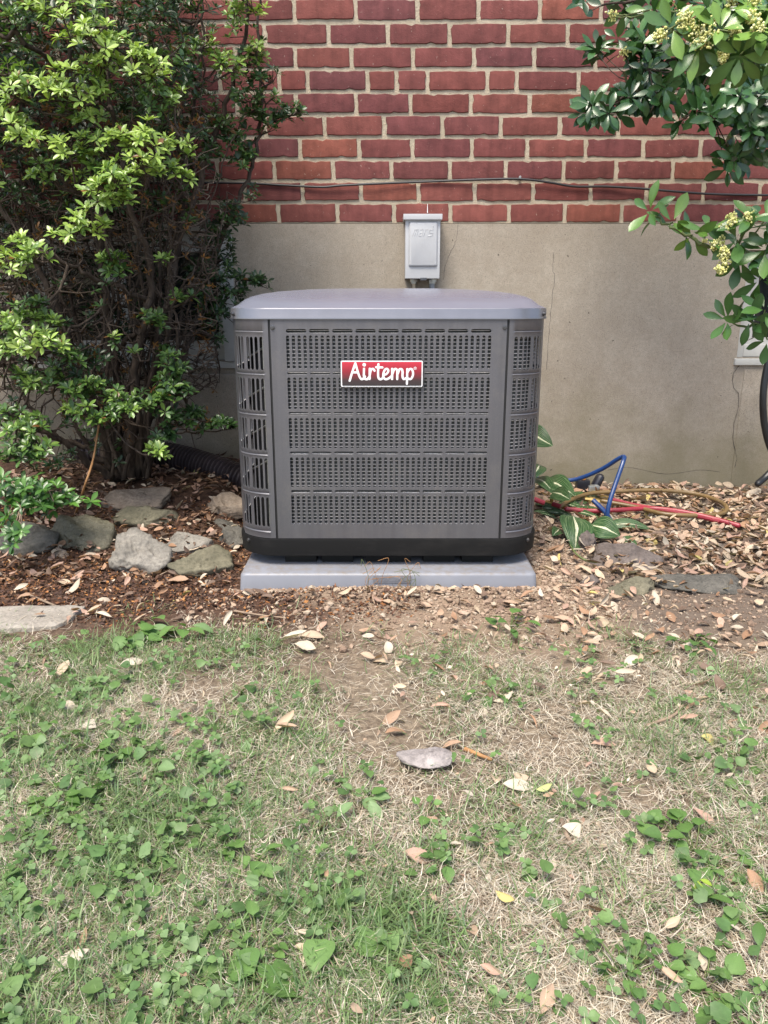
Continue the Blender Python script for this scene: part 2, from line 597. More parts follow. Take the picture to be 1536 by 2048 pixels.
gx = axis(-60, -1.7, 1.9, 60, .016, 0)
gy = axis(-60, .45, 3.35, 60, .016, 0)
XX, YY = np.meshgrid(gx, gy)
ZZ = gz(XX, YY)
nv = len(gx)
ii = (np.arange(len(gy) - 1)[:, None] * nv + np.arange(nv - 1)[None]).ravel()
gme = np_mesh('ground', np.stack([XX.ravel(), YY.ravel(), ZZ.ravel()], 1), quads=np.stack([ii, ii + 1, ii + 1 + nv, ii + nv], 1), mat=M['soil'])
tag(link('ground', gme), kind='structure')

# ------------------------------------------------------------------ house: foundation, brick courses, windows
YW = 3.15
ZF = zat(444, YW)            # top of the foundation
house = empty('house', (0, YW, 0), 'red brick house wall on a tan rendered foundation', 'house')


def plate(name, outer, holes, mat, parent, origin, thick, bevel=0.0):
    """flat plate in the XZ plane with holes; front face towards -Y at origin.y"""
    cu = bpy.data.curves.new(name, 'CURVE')
    cu.dimensions = '2D'; cu.fill_mode = 'BOTH'
    cu.extrude = thick / 2; cu.bevel_depth = bevel; cu.bevel_resolution = 1
    for loop in [outer] + holes:
        s = cu.splines.new('POLY'); s.points.add(len(loop) - 1)
        for i, (a, b) in enumerate(loop): s.points[i].co = (a, b, 0, 1)
        s.use_cyclic_u = True
    ob = bpy.data.objects.new(name, cu)
    CO.objects.link(ob)
    bpy.context.view_layer.update()
    me = bpy.data.meshes.new_from_object(ob.evaluated_get(bpy.context.evaluated_depsgraph_get()))
    bpy.data.objects.remove(ob)
    # curve x,y,z -> world x, (thickness) , z
    co = np.empty(len(me.vertices) * 3); me.vertices.foreach_get('co', co); co = co.reshape(-1, 3)
    b = worldloc(parent)
    new = np.stack([co[:, 0] + origin[0] - b.x, -co[:, 2] + origin[1] + thick / 2 + bevel - b.y, co[:, 1] + origin[2] - b.z], 1)
    me.vertices.foreach_set('co', new.ravel().astype(np.float32))
    me.materials.clear(); me.materials.append(mat)
    me.name = name
    me.update()
    return link(name, me, parent)


WL = (PY(60, 600, YW).x, PY(468, 600, YW).x, zat(722, YW), zat(462, YW))     # left window opening
WR = (PY(1481, 650, YW).x, PY(1481, 650, YW).x + .8, zat(716, YW), zat(500, YW))
rect = lambda a: [(a[0], a[2]), (a[1], a[2]), (a[1], a[3]), (a[0], a[3])]
plate('foundation', [(-3, -.3), (3.4, -.3), (3.4, ZF - .006), (-3, ZF - .006)], [rect(WL), rect(WR)], M['concrete'], house, (0, YW, 0), .22)


def window(op, mull):
    x0, x1, z0, z1 = op
    m = MB()
    y0, y1 = YW + .045, YW + .10
    w = .045
    m.box((x0, y0, z0), (x0 + w, y1, z1), .004).box((x1 - w, y0, z0), (x1, y1, z1), .004)
    m.box((x0 + w, y0, z0 + .002), (x1 - w, y1, z0 + .05), .004).box((x0 + w, y0, z1 - w), (x1 - w, y1, z1 - .002), .004)
    fr = m.build('window', M['white_frame'], house)
    s = MB()
    q = .028
    for a, b in mull:
        s.box((a, y0 + .012, z0 + .05), (a + q, y1 - .006, z1 - w)); s.box((b - q, y0 + .012, z0 + .05), (b, y1 - .006, z1 - w))
        s.box((a + q, y0 + .012, z0 + .05), (b - q, y1 - .006, z0 + .05 + q)); s.box((a + q, y0 + .012, z1 - w - q), (b - q, y1 - .006, z1 - w))
        MB().box((a + q, y1 - .03, z0 + .05 + q), (b - q, y1 - .022, z1 - w - q)).build('pane', M['glass'], fr)
    s.build('sash', M['white_frame'], fr)
    MB().box((x0 - .01, YW - .012, z0 - .028), (x1 + .01, YW + .10, z0 - .002), .004).build('sill', M['white_frame'], fr)
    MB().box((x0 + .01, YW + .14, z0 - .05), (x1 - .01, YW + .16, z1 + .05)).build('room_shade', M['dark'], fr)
    return fr


xm = PY(228, 600, YW).x
window(WL, [(WL[0] + .05, xm - .004), (xm + .004, WL[1] - .05)])
window(WR, [(WR[0] + .05, WR[1] - .05)])
MB().box((WL[1] - .045, YW - .022, zat(722, YW) - .0), (WL[1] + .003, YW + .04, zat(470, YW)), .004).build('window_trim', M['white_frame'], house)
# ledge under the left window, lower block under the right one
MB().box((-1.9, YW - .03, -.2), (WL[1] - .0, YW + .02, zat(748, YW)), .008).build('ledge', M['concrete'], house)
MB().box((PY(1481, 800, YW).x, YW - .003, -.2), (3.0, YW + .02, zat(738, YW)), .006).build('ledge', M['concrete'], house)


def crack(pts, w=.0016, Y=YW):
    m = MB()
    P = [PY(a, b, Y) for a, b in pts]
    P = smooth_path(P, 5)
    rr = random.Random(len(pts))
    P = [p + Vector((rr.uniform(-.002, .002), 0, 0)) for p in P]
    m.tube(P, [w * rr.uniform(.5, 1.1) for _ in P], 4)
    m.build('crack', M['crack'], house)


crack([(916, 445), (912, 480), (906, 495), (893, 525), (886, 560)], .0007)
crack([(1108, 505), (1106, 540), (1110, 552), (1105, 590), (1100, 640), (1096, 700), (1093, 740)], .0009)
crack([(1481, 728), (1466, 750), (1468, 775), (1478, 790), (1475, 820), (1468, 850), (1467, 880), (1473, 915), (1470, 935)], .0011, YW - .003)
crack([(1215, 940), (1260, 935), (1330, 948), (1400, 940), (1440, 944)], .0008)

# bricks: courses read off the photo, joints in pixels, continued past the frame
ROWY = [18, 66, 112, 157, 205, 247, 291, 334, 379, 425]
JO = [[588, 711, 835, 957, 1080, 1203, 1326, 1450], [528, 657, 776, 899, 1017, 1136, 1258, 1378, 1500], [590, 703, 826, 948, 1069, 1192, 1310, 1430],
      [558, 615, 735, 793, 855, 975, 1034, 1158, 1277, 1396, 1515], [592, 712, 821, 942, 1060, 1181, 1299, 1418], [530, 649, 768, 885, 1002, 1120, 1238, 1353, 1471],
      [600, 718, 825, 944, 1055, 1172, 1288, 1403], [548, 666, 783, 900, 1012, 1128, 1233, 1347, 1458], [605, 722, 837, 950, 1066, 1182, 1294, 1408],
      [557, 675, 788, 901, 1018, 1130, 1244, 1358, 1472]]
COURSE = (zat(18, YW) - zat(425, YW)) / 9
Z9 = zat(425, YW) - .002


def brick_mesh(seed, w, h):
    rr = random.Random(seed)
    out = []
    def edge(ax, ay, bx, by, k):
        for i in range(k):
            t = (i + rr.uniform(-.2, .2) * (i > 0)) / k
            x, y = ax + (bx - ax) * t, ay + (by - ay) * t
            d = rr.gauss(0, .0009) - (rr.random() < .10) * rr.uniform(.001, .005)
            nx, ny = (by - ay), -(bx - ax)
            l = math.hypot(nx, ny)
            out.append((x + nx / l * d, y + ny / l * d))
    rd = .0022
    edge(-w / 2 + rd, -h / 2, w / 2 - rd, -h / 2, max(3, int(w / .018)))
    edge(w / 2, -h / 2 + rd, w / 2, h / 2 - rd, 4)
    edge(w / 2 - rd, h / 2, -w / 2 + rd, h / 2, max(3, int(w / .018)))
    edge(-w / 2, h / 2 - rd, -w / 2, -h / 2 + rd, 4)
    k = len(out)
    vs = [(x, .03, z) for x, z in out] + [(x, .0035, z) for x, z in out] + [(x * (1 - .0028 / w) , .0006, z * (1 - .0030 / h)) for x, z in out]
    vs += [(x * (1 - .012 / w), 0 + rr.uniform(-.0003, .0003), z * (1 - .014 / h)) for x, z in out]
    fs = []
    for L in range(3):
        fs += [(L * k + i, L * k + (i + 1) % k, (L + 1) * k + (i + 1) % k, (L + 1) * k + i) for i in range(k)]
    fs.append(tuple(3 * k + i for i in range(k)))
    me = bpy.data.meshes.new('brick')
    me.from_pydata(vs, [], fs)
    me.materials.append(M['brick'])
    me.polygons.foreach_set('use_smooth', np.ones(len(me.polygons), bool))
    me.set_sharp_from_angle(angle=math.radians(50))
    return me


BW, BH = .200, .0622
full = [brick_mesh(i, BW, BH) for i in range(16)]
half = [brick_mesh(50 + i, .095, BH) for i in range(5)]
wall_m = MB().box((-3, YW + .0048, ZF - .004), (3.4, YW + .2, ZF + COURSE * 12)).build('brick_wall', M['mortar'], house, angle=0)
MB().box((-3, YW + .004, ZF + COURSE * 12), (3.4, YW + .2, 2.5)).build('upper_wall', simple('upper_brick', (.17, .052, .042), .9), house, angle=0)
PAL = [tuple(v * q for v, q in zip(k_, (1.10, 1.20, 1.15))) for k_ in [(.150, .043, .038), (.155, .046, .040), (.138, .040, .038), (.160, .048, .041), (.118, .037, .039), (.140, .042, .040), (.152, .042, .037), (.178, .054, .040), (.130, .039, .038), (.145, .043, .040), (.122, .036, .037)]]
rb = random.Random(5)
_used = set()
for r in range(-1, 10):
    z = Z9 + (9 - r) * COURSE
    if r >= 0:
        js = [PY(j, ROWY[r], YW).x for j in JO[r]]
    else:
        js = [PY(j, ROWY[0], YW).x + .108 for j in JO[0]]
    while js[0] > -1.7: js.insert(0, js[0] - .2175 + rb.uniform(-.004, .004))
    while js[-1] < 1.75: js.append(js[-1] + .2175 + rb.uniform(-.004, .004))
    for a, b in zip(js[:-1], js[1:]):
        w = b - a - .0145
        pool = full if w > .14 else half
        me = rb.choice(pool)
        if me not in _used: _used.add(me)
        o = link('brick', me, house)
        o.parent = wall_m
        nw = BW if pool is full else .095
        o.location = ((a + b) / 2, rb.uniform(-.002, .0015), z + rb.uniform(-.0012, .0012))
        sx_ = w / nw
        o.rotation_euler = (rb.uniform(-.006, .006), rb.uniform(-.006, .006), rb.uniform(-.008, .008))
        o.scale = (sx_, 1, rb.uniform(.97, 1.04))
        cc = rb.choice(PAL); k = rb.uniform(.88, 1.14)
        o.color = (cc[0] * k, cc[1] * k, cc[2] * k, 1)

# white paint drips on three bricks
for (x_, y0_, y1_) in ((855, 408, 425), (831, 244, 263), (775, 144, 150)):
    a_, b_ = PY(x_, y0_, YW), PY(x_, y1_, YW)
    MB().tube([a_, a_.lerp(b_, .7), b_], [.0008, .0016, .0022], 6, round_=True, flat=(1, .6, 1)).build('paint_drip', M['white'], house, 180)
# cable clipped along the brick
cab = [(-60, 372), (120, 366), (300, 366), (480, 366), (560, 370), (640, 374), (680, 371), (760, 367), (860, 363), (960, 359), (1040, 358), (1100, 365), (1150, 373), (1210, 373), (1280, 377), (1350, 383), (1420, 388), (1500, 390), (1600, 391)]
cb = empty('cable', PY(1040, 358, YW - .01), 'thin black cable strung along the lower brick courses', 'cable')
MB().tube(smooth_path([PY(a, b, YW - .011 - .004 * math.sin(a * .02)) for a, b in cab], 6), .0042, 8).build('wire', M['cable'], cb)
p = PY(1040, 355, YW - .012)
MB().box((p.x - .004, p.y - .004, p.z - .006), (p.x + .004, p.y + .018, p.z + .004), .001).ball((p.x, p.y - .003, p.z + .003), .003).build('clip', M['zinc'], cb)

# ------------------------------------------------------------------ equipment pad
CX = .012
pad = empty('equipment_pad', (CX, 2.39, 0), 'grey plastic equipment pad under the condenser unit', 'pad')
m = MB()
def rrect(hx, hy, r, n=6, cx=0, cy=0):
    out = []
    for sx_, sy_, a0 in ((1, -1, -90), (1, 1, 0), (-1, 1, 90), (-1, -1, 180)):
        for i in range(n + 1):
            a = math.radians(a0 + 90 * i / n)
            out.append((cx + sx_ * (hx - r) + r * math.cos(a), cy + sy_ * (hy - r) + r * math.sin(a)))
    return out
def loft(m, levels, cap_top=True, cap_bot=True):
    k = len(levels[0][0])
    vs = [(x, y, z) for ring, z in levels for x, y in ring]
    fs = [(L * k + i, L * k + (i + 1) % k, (L + 1) * k + (i + 1) % k, (L + 1) * k + i) for L in range(len(levels) - 1) for i in range(k)]
    if cap_bot: fs.append(tuple(range(k - 1, -1, -1)))
    if cap_top: fs.append(tuple((len(levels) - 1) * k + i for i in range(k)))
    return m.add(vs, fs)
PX, PYc, PT = CX, 1.988 + .4065, .0445
loft(m, [(rrect(.412, .412, .016, 5, PX, PYc), -.03), (rrect(.4075, .4075, .016, 5, PX, PYc), PT - .008), (rrect(.405, .405, .016, 5, PX, PYc), PT - .003), (rrect(.400, .400, .014, 5, PX, PYc), PT)])
m.build('slab', M['pad'], pad, 50)
lx = PY(784, 1157, 1.985).x
MB().box((lx - .0515, 1.9838, .017), (lx + .0515, 1.992, .0395), .0008).build('label_plate', M['pad'], pad)
def text_mesh(name, body, size, mat, parent, loc, ext=.0006, shear=0):
    cu = bpy.data.curves.new(name, 'FONT')
    cu.body = body; cu.size = size; cu.extrude = ext; cu.align_x = 'CENTER'; cu.align_y = 'CENTER'; cu.shear = shear
    ob = bpy.data.objects.new(name, cu); CO.objects.link(ob)
    bpy.context.view_layer.update()
    me = bpy.data.meshes.new_from_object(ob.evaluated_get(bpy.context.evaluated_depsgraph_get()))
    bpy.data.objects.remove(ob)
    co = np.empty(len(me.vertices) * 3); me.vertices.foreach_get('co', co); co = co.reshape(-1, 3)
    b = worldloc(parent)
    me.vertices.foreach_set('co', np.stack([co[:, 0] + loc[0] - b.x, -co[:, 2] + loc[1] - b.y, co[:, 1] + loc[2] - b.z], 1).ravel().astype(np.float32))
    me.materials.clear(); me.materials.append(mat); me.update()
    return link(name, me, parent)
text_mesh('lettering', '32X32X2', .0175, M['pad'], pad, (lx, 1.9837, .028), .0007)

# ------------------------------------------------------------------ condenser unit
YF = 2.05
HWU, RC, HP = .425, .115, .310
YB = YF + .85
YCU = (YF + YB) / 2
ZB0, ZB1, ZT, ZL = .072, zat(1078, YF), zat(638.5, YF), zat(616.5, YF)
unit = empty('condenser_unit', (CX, YCU, ZB0), 'grey metal air conditioner condenser with slotted panels and domed lid', 'air conditioner')

# feet and black base
for fx in (-.25, -.145, -.0, .145, .255):
    m = MB().box((CX + fx - .045 - (.02 if fx == 0 else 0), YF + .035, PT - .002), (CX + fx + .045 + (.02 if fx == 0 else 0), YF + .14, ZB0 + .01), .004)
    m.build('foot', M['base'], unit)
for fx in (-.25, .25):
    MB().box((CX + fx - .045, YB - .16, PT - .002), (CX + fx + .045, YB - .05, ZB0 + .01), .004).build('foot', M['base'], unit)
m = MB()
rr_ = lambda d, r=RC: rrect(HWU + d, .425 + d, r + d, 12, CX, YCU)
loft(m, [(rr_(-.006), ZB0), (rr_(.001), ZB0 + .004), (rr_(.004), ZB1 - .006), (rr_(.003), ZB1), (rr_(-.012), ZB1 + .001)])
m.build('base_pan', M['base'], unit, 40)

# front panel with 180 upright slots and 45 long slots
SP = .01503
def slot(cx, z0, z1, w, n=5):
    """rounded slot, upright if tall, lying if wide"""
    out = []
    r = w / 2
    if z1 - z0 >= w:
        for i in range(n + 1): out.append((cx + r * math.cos(math.pi * i / n), z1 - r + r * math.sin(math.pi * i / n)))
        for i in range(n + 1): out.append((cx - r * math.cos(math.pi * i / n), z0 + r - r * math.sin(math.pi * i / n)))
    return out
def hslot(x0, x1, z0, z1, n=5):
    r = (z1 - z0) / 2; zc = (z0 + z1) / 2
    out = [(x1 - r + r * math.sin(math.pi * i / n), zc - r * math.cos(math.pi * i / n)) for i in range(n + 1)]
    out += [(x0 + r - r * math.sin(math.pi * i / n), zc + r * math.cos(math.pi * i / n)) for i in range(n + 1)]
    return out
LONG = [(658, 666), (743.5, 749.3), (824, 830), (903, 909), (980, 985.7)]
BLK = [(670.7, 738), (754.8, 819), (835.8, 897.3), (914.6, 974.8), (989.4, 1049)]
holes = []
for (a, b) in LONG:
    z1, z0 = zat(a, YF), zat(b, YF)
    for k in range(9):
        x0 = (k * 4 - 18) * SP + .0033; x1 = (k * 4 + 4 - 18) * SP - .0033
        holes.append(hslot(x0, x1, z0, z1))
for (a, b) in BLK:
    z1, z0 = zat(a, YF), zat(b, YF)
    for k in range(36):
        holes.append(slot((k - 17.5) * SP, z0, z1, .0086))
PZ0, PZ1 = ZB1 + .002, ZT + .012
plate('front_panel', [(-HP + .0032, PZ0), (HP - .0032, PZ0), (HP - .0032, PZ1), (-HP + .0032, PZ1)], holes, M['paint'], unit, (CX, YF, 0), .0012, .0004)
for s in (-1, 1):
    MB().box((CX + s * HP - .004, YF + .004, ZB1), (CX + s * HP + .004, YF + .012, ZT + .01)).build('seam', M['seal'], unit)

# wrap panels: corner arc and side, slots in rows
EMB = [662, 746.4, 826.3, 905.9, 982.4, 1057.5]
CBLK = [(672.5, 738.4), (755, 819.4), (835.5, 897.5), (913, 974), (989.8, 1048)]
ARC = RC * math.pi / 2
SIDE = .85 - 2 * RC
def wrap_pos(s, off, side):
    R = RC
    if s < ARC:
        a = s / R
        x = HP + (R + off) * math.sin(a); y = YF + R - (R + off) * math.cos(a)
    else:
        x = HP + R + off; y = YF + R + (s - ARC)
    return CX + side * x, y
def wrap_panel(side):
    r = .0046
    centres = [.0229, .0375, .0514, .0635, .0845, .0985, .1125]
    centres += [ARC + .02 + .0145 * k + .02 * (k // 4) for k in range(28) if ARC + .02 + .0145 * k + .02 * (k // 4) < ARC + SIDE - .03]
    rows = [(zat(b, YF + .03), zat(a, YF + .03)) for a, b in CBLK][::-1]       # bottom to top
    embz = [zat(e, YF + .03) for e in EMB][::-1]
    cols = [(0.0032, None)]
    ss = [.0032]
    for cc in centres:
        for k in range(7): ss.append(cc - r + 2 * r * k / 6)
    extra = [.010, .0165]
    ss += extra + [ARC, ARC + SIDE]
    ss = sorted(set(round(s, 6) for s in ss))
    def slot_of(s):
        for cc in centres:
            if abs(s - cc) < r + 1e-5: return cc
        return None
    emb_on = lambda s: .012 < s < .150
    e_rng = (.0165, .150)
    grid = []
    for s in ss:
        cc = slot_of(s)
        h = math.sqrt(max(0, r * r - (s - cc) ** 2)) if cc is not None else 0
        zs = [(ZB1 + .002, 0)]
        def emb(z):
            k = -.0022 if e_rng[0] < s < e_rng[1] else 0
            k2 = .0012 if e_rng[0] < s < e_rng[1] else 0
            return [(z - .0045, 0), (z - .002, k2), (z + .001, k), (z + .0045, 0)]
        zs += emb(embz[0])
        for i, (z0, z1) in enumerate(rows):
            zs.append((z0 + r - h, 0)); zs.append((z1 - r + h, 0))
            zs += emb(embz[i + 1])
        zs.append((ZT + .012, 0))
        grid.append([(*wrap_pos(s, d, side), z) for z, d in zs])
    nz = len(grid[0])
    vs = [p for colm in grid for p in colm]
    slot_lo = [5 + i * 6 for i in range(5)]        # index of each slot's lower edge in zs
    fs = []
    for i in range(len(ss) - 1):
        mid = (ss[i] + ss[i + 1]) / 2
        hole = slot_of(mid) is not None
        for j in range(nz - 1):
            if hole and j in slot_lo: continue
            q = (i * nz + j, (i + 1) * nz + j, (i + 1) * nz + j + 1, i * nz + j + 1)
            fs.append(q if side > 0 else q[::-1])
    bm = bmesh.new()
    bv = [bm.verts.new(v) for v in vs]
    for f in fs: bm.faces.new([bv[i] for i in f])
    bmesh.ops.remove_doubles(bm, verts=bm.verts[:], dist=1e-6)
    loose = [v for v in bm.verts if not v.link_faces]
    bmesh.ops.delete(bm, geom=loose, context='VERTS')
    bmesh.ops.solidify(bm, geom=bm.faces[:], thickness=.0014)
    m = MB()
    bm.verts.index_update()
    m.add([v.co[:] for v in bm.verts], [[v.index for v in f.verts] for f in bm.faces])
    bm.free()
    return m.build('side_panel', M['paint'], unit, 40)
for s in (-1, 1): wrap_panel(s)
m = MB().box((CX - HP, YB - .002, ZB1), (CX + HP, YB, ZT + .012))
for s in (-1, 1):
    pts = [(CX + s * (HP + RC * math.sin(a)), YB - RC + RC * math.cos(a)) for a in [math.pi / 2 * i / 10 for i in range(11)]]
    m.add([(x, y, z) for x, y in pts for z in (ZB1, ZT + .012)], [(2 * i, 2 * i + 2, 2 * i + 3, 2 * i + 1) for i in range(10)])
m.build('back_panel', M['paint'], unit)

# coil behind the slots, wire guards in front of it, black block standing for the shaded inside
def coil_path(d, left_open=True):
    """rounded path inset by d, right side round the front to the left corner"""
    P = [(CX + HWU - d, YB - .12)]
    r = RC - d * .6
    for i in range(9):
        a = math.pi / 2 * i / 8
        P.append((CX + HWU - d - r + r * math.cos(a), YF + d + r - r * math.sin(a)))
    P.append((CX - HWU + .098, YF + d))
    return P
def ribbon(P, z0, z1, name, mat):
    L = 0; uv = []
    vs, fs = [], []
    for i, (x, y) in enumerate(P):
        if i: L += math.hypot(x - P[i - 1][0], y - P[i - 1][1])
        vs += [(x, y, z0), (x, y, z1)]; uv.append(L)
    fs = [(2 * i, 2 * i + 1, 2 * i + 3, 2 * i + 2) for i in range(len(P) - 1)]
    o = MB().add(vs, fs).build(name, mat, unit, 60)
    ul = o.data.uv_layers.new(name='uv')
    for li, lp in enumerate(o.data.loops):
        ul.data[li].uv = (uv[lp.vertex_index // 2], (lp.vertex_index % 2) * (z1 - z0))
    return o
ribbon(coil_path(.026), ZB1, ZT, 'coil', M['coil'])
xl = CX - HWU + .098
MB().box((xl - .006, YF + .022, ZB1), (xl, YF + .05, ZT)).build('coil_end', M['zinc'], unit)
guard = MB()
rodP = coil_path(.013)
zz = ZB1 + .012
rods = []
while zz < ZT - .005:
    mm = MB().tube([(x, y, zz) for x, y in rodP], .00105, 5)
    rods.append(mm); zz += .0099
guard_o = rods[0].build('guard_wire', M['rod'], unit)
for q in rods[1:]: q.build('guard_wire', M['rod'], unit)
ins = MB()
loft(ins, [(rrect(HWU - .055, .425 - .075, RC - .04, 8, CX - .02, YCU), ZB1), (rrect(HWU - .055, .425 - .075, RC - .04, 8, CX - .02, YCU), ZT)])
ins.build('inner_shade', M['dark'], unit, 40)
for k, (za, zb) in enumerate([(682, 735), (765, 815), (845, 893), (925, 965)]):
    x0 = CX - HWU + .042
    MB().tube([(x0, YF + .085, zat(zb, YF) + .02), (x0 + .07, YF + .055, zat(zb, YF) + .062)], .003, 6).build('tubing', M['zinc'], unit)

# lid: band and soft hipped dome
ring = lambda d: rrect(HWU + d, .425 + d, RC + d, 14, CX, YCU)
m = MB()
loft(m, [(ring(.0025), ZT - .0005), (ring(.0042), ZT), (ring(.0042), ZT + .004), (ring(.003), ZT + .006), (ring(.003), ZL - .003), (ring(.0015), ZL)], cap_top=False, cap_bot=False)
m.build('lid_band', M['band'], unit, 40)
NR, k = 26, len(ring(0))
base_ring = ring(.0015)
vs = []
def dome_h(x, y):
    u = min(1, abs(x - CX) / (HWU + .004)); v = min(1, abs(y - YCU) / (.429))
    fu = 1 - u ** 5; fv = 1 - v ** 2.2
    kk = .12
    hh = max(kk - abs(fu - fv), 0) / kk
    return max(0, min(fu, fv) - hh * hh * kk * .25 + .05 * 0)
HD = .053
for i in range(NR):
    t = 1 - i / NR
    for x, y in base_ring:
        X, Y = CX + (x - CX) * t, YCU + (y - YCU) * t
        edge = sstep(0, .10, 1 - t)
        vs.append((X, Y, ZL + HD * dome_h(X, Y) * float(edge) + .004 * float(sstep(0, .03, 1 - t))))
vs.append((CX, YCU, ZL + HD * dome_h(CX, YCU) + .004))
fs = [(i * k + j, i * k + (j + 1) % k, (i + 1) * k + (j + 1) % k, (i + 1) * k + j) for i in range(NR - 1) for j in range(k)]
fs += [((NR - 1) * k + j, (NR - 1) * k + (j + 1) % k, NR * k) for j in range(k)]
MB().add(vs, fs).build('lid', M['lid'], unit, 180)
# screws
def screw(x, y, z, nrm=(0, -1, 0)):
    d = Vector(nrm)
    p = Vector((x, y, z))
    MB().tube([p - d * .003, p + d * .0012, p + d * .0015, p + d * .004], [.0062, .0062, .0042, .0038], 10).build('screw', M['screw'], unit)
for s in (-1, 1):
    screw(CX + s * (HP - .009), YF, zat(655, YF))
    a = 1.0
    x, y = wrap_pos(RC * a, .006, s)
    screw(x, y, (ZT + ZL) / 2, (s * math.sin(a), -math.cos(a), 0))
    x, y = wrap_pos(RC * .8, .004, s)
    screw(x, y, ZB1 - .012, (s * math.sin(.8), -math.cos(.8), 0))

# badge
bc = PY(763.5, 747.5, YF - .008)
BWd, BHt = .163 * 775 / 775, .052 * 1.0
bw = (PY(847, 747, YF - .006).x - PY(681, 747, YF - .006).x); bh = zat(720, YF - .006) - zat(775, YF - .006)
badge = empty('badge', (0, 0, 0), None, None)
badge.parent = unit
badge.location = bc - worldloc(unit)
del_l = [k for k in badge.keys()]
def rr2(w, h, r, n=4): return rrect(w / 2, h / 2, r, n)
def flatbox(w, h, r, y0, y1, name, mat, inset=0):
    m = MB()
    P = rr2(w, h, r)
    k = len(P)
    vs = [(bc.x + x, bc.y + y1, bc.z + z) for x, z in P] + [(bc.x + x, bc.y + y0, bc.z + z) for x, z in P]
    fs = [(i, (i + 1) % k, k + (i + 1) % k, k + i) for i in range(k)] + [tuple(k + i for i in range(k)), tuple(range(k - 1, -1, -1))]
    return m.add(vs, fs).build(name, mat, badge, 30, fixn=True)
flatbox(bw, bh, .004, .0, .008, 'plaque', M['seal'])
flatbox(bw - .0035, bh - .0035, .003, -.0012, .001, 'border', M['white'])
flatbox(bw - .0095, bh - .0095, .002, -.0020, .0, 'face', M['badge'])
# script lettering as rounded strokes, coordinates read off the badge
STK = [[(250, 498), (290, 372), (345, 218)], [(345, 218), (385, 360), (415, 440), (446, 474), (478, 458), (500, 430)], [(300, 364), (372, 364)],
       [(485, 305), (482, 420), (498, 466), (535, 474), (562, 445)], [(577, 305), (576, 400), (574, 470)], [(578, 400), (595, 330), (630, 308), (655, 338)],
       [(717, 235), (712, 350), (714, 435), (738, 474), (775, 466), (800, 430)], [(680, 283), (782, 286)],
       [(800, 405), (850, 388), (878, 340), (858, 308), (825, 320), (798, 380), (800, 440), (832, 474), (880, 462), (928, 425)],
       [(938, 308), (940, 400), (938, 472)], [(945, 385), (972, 318), (1005, 312), (1022, 350), (1022, 472)], [(1030, 385), (1058, 318), (1092, 314), (1108, 352), (1108, 430), (1128, 472), (1165, 455)],
       [(1183, 312), (1183, 430), (1180, 548)], [(1190, 360), (1218, 316), (1255, 314), (1278, 370), (1270, 430), (1238, 472), (1195, 462)]]
def stroke_text(strokes, toP, rad, name, mat, parent, flat, dots=()):
    m = MB()
    for s in strokes:
        P = [toP(*q) for q in s]
        P = smooth_path(P, 5) if len(P) > 2 else P
        m.tube(P, rad, 8, round_=True, flat=flat)
    for (x, y, r) in dots:
        p = toP(x, y); m.ball(p, (r, r * flat[1], r), 12, 6)
    return m.build(name, mat, parent, 60)
bs = bw / ((1445 - 98))
toB = lambda x, y: Vector((bc.x + (x - 771) * bs, bc.y - .0022, bc.z - (y - 387) * bs))
stroke_text(STK, toB, 17.5 * bs, 'lettering', M['white'], badge, (1, .06, 1), [(488, 243, 29 * bs)])
regm = [[(1312 + 22 * math.cos(a), 298 + 22 * math.sin(a)) for a in [i * math.pi / 8 for i in range(17)]], [(1304, 309), (1304, 287), (1316, 287), (1320, 293), (1314, 298), (1305, 298)], [(1312, 298), (1320, 309)]]
stroke_text(regm, toB, 2.6 * bs, 'trademark', M['white'], badge, (1, .1, 1))

# ------------------------------------------------------------------ disconnect box on the wall
YD = YW - .085
dp = PY(845, 495, YD)
dx0, dx1 = PY(810.5, 500, YD).x, PY(880, 500, YD).x
dz1, dz0 = zat(430, YD), zat(557, YD)
disc = empty('disconnect_box', (dp.x, YW, dz0), 'small light grey electrical disconnect box on the wall above the condenser', 'electrical box')
MB().box((dx0, YD, dz0), (dx1, YW + .0, dz1 - .004), .003).build('enclosure', M['box'], disc)
MB().box((dx0 - .008, YD - .014, dz1 - .017), (dx1 + .006, YW, dz1 + .003), .002).build('hood', M['box'], disc)
cx0, cx1 = PY(817, 490, YD).x, PY(875.5, 490, YD).x
cz1, cz0 = zat(443, YD), zat(534, YD)
m = MB()
def vrect(d, y, r): return [(x, y, z) for x, z in rrect((cx1 - cx0) / 2 - d, (cz1 - cz0) / 2 - d, r, 5, (cx0 + cx1) / 2, (cz0 + cz1) / 2)]
rings = [vrect(0, YD + .001, .006), vrect(.001, YD - .002, .006), vrect(.004, YD - .006, .006), vrect(.008, YD - .0075, .005)]
k = len(rings[0])
m.add([p for r_ in rings for p in r_], [(L * k + i, L * k + (i + 1) % k, (L + 1) * k + (i + 1) % k, (L + 1) * k + i) for L in range(3) for i in range(k)] + [tuple(3 * k + i for i in range(k))])
m.build('cover', M['box'], disc, 40)
ds = 1 / 11.7
toD = lambda x, y: PY(790 + x * ds, 415 + y * ds, YD - .0078)
MRS = [[(410, 665), (455, 515), (545, 515), (505, 665)], [(500, 515), (458, 665)], [(590, 515), (662, 515), (620, 665), (556, 665), (577, 592), (640, 592)], [(672, 665), (712, 515), (765, 515)], [(900, 515), (815, 515), (795, 588), (885, 592), (865, 665), (775, 665)]]
m = MB()
for s in MRS: m.tube([toD(*q) for q in s], .0011, 6, round_=True, flat=(1, .9, 1))
m.ball(toD(890, 445), .0018, 8, 5)
m.build('lettering', M['box'], disc, 50)
lp = PY(847, 558, YD)
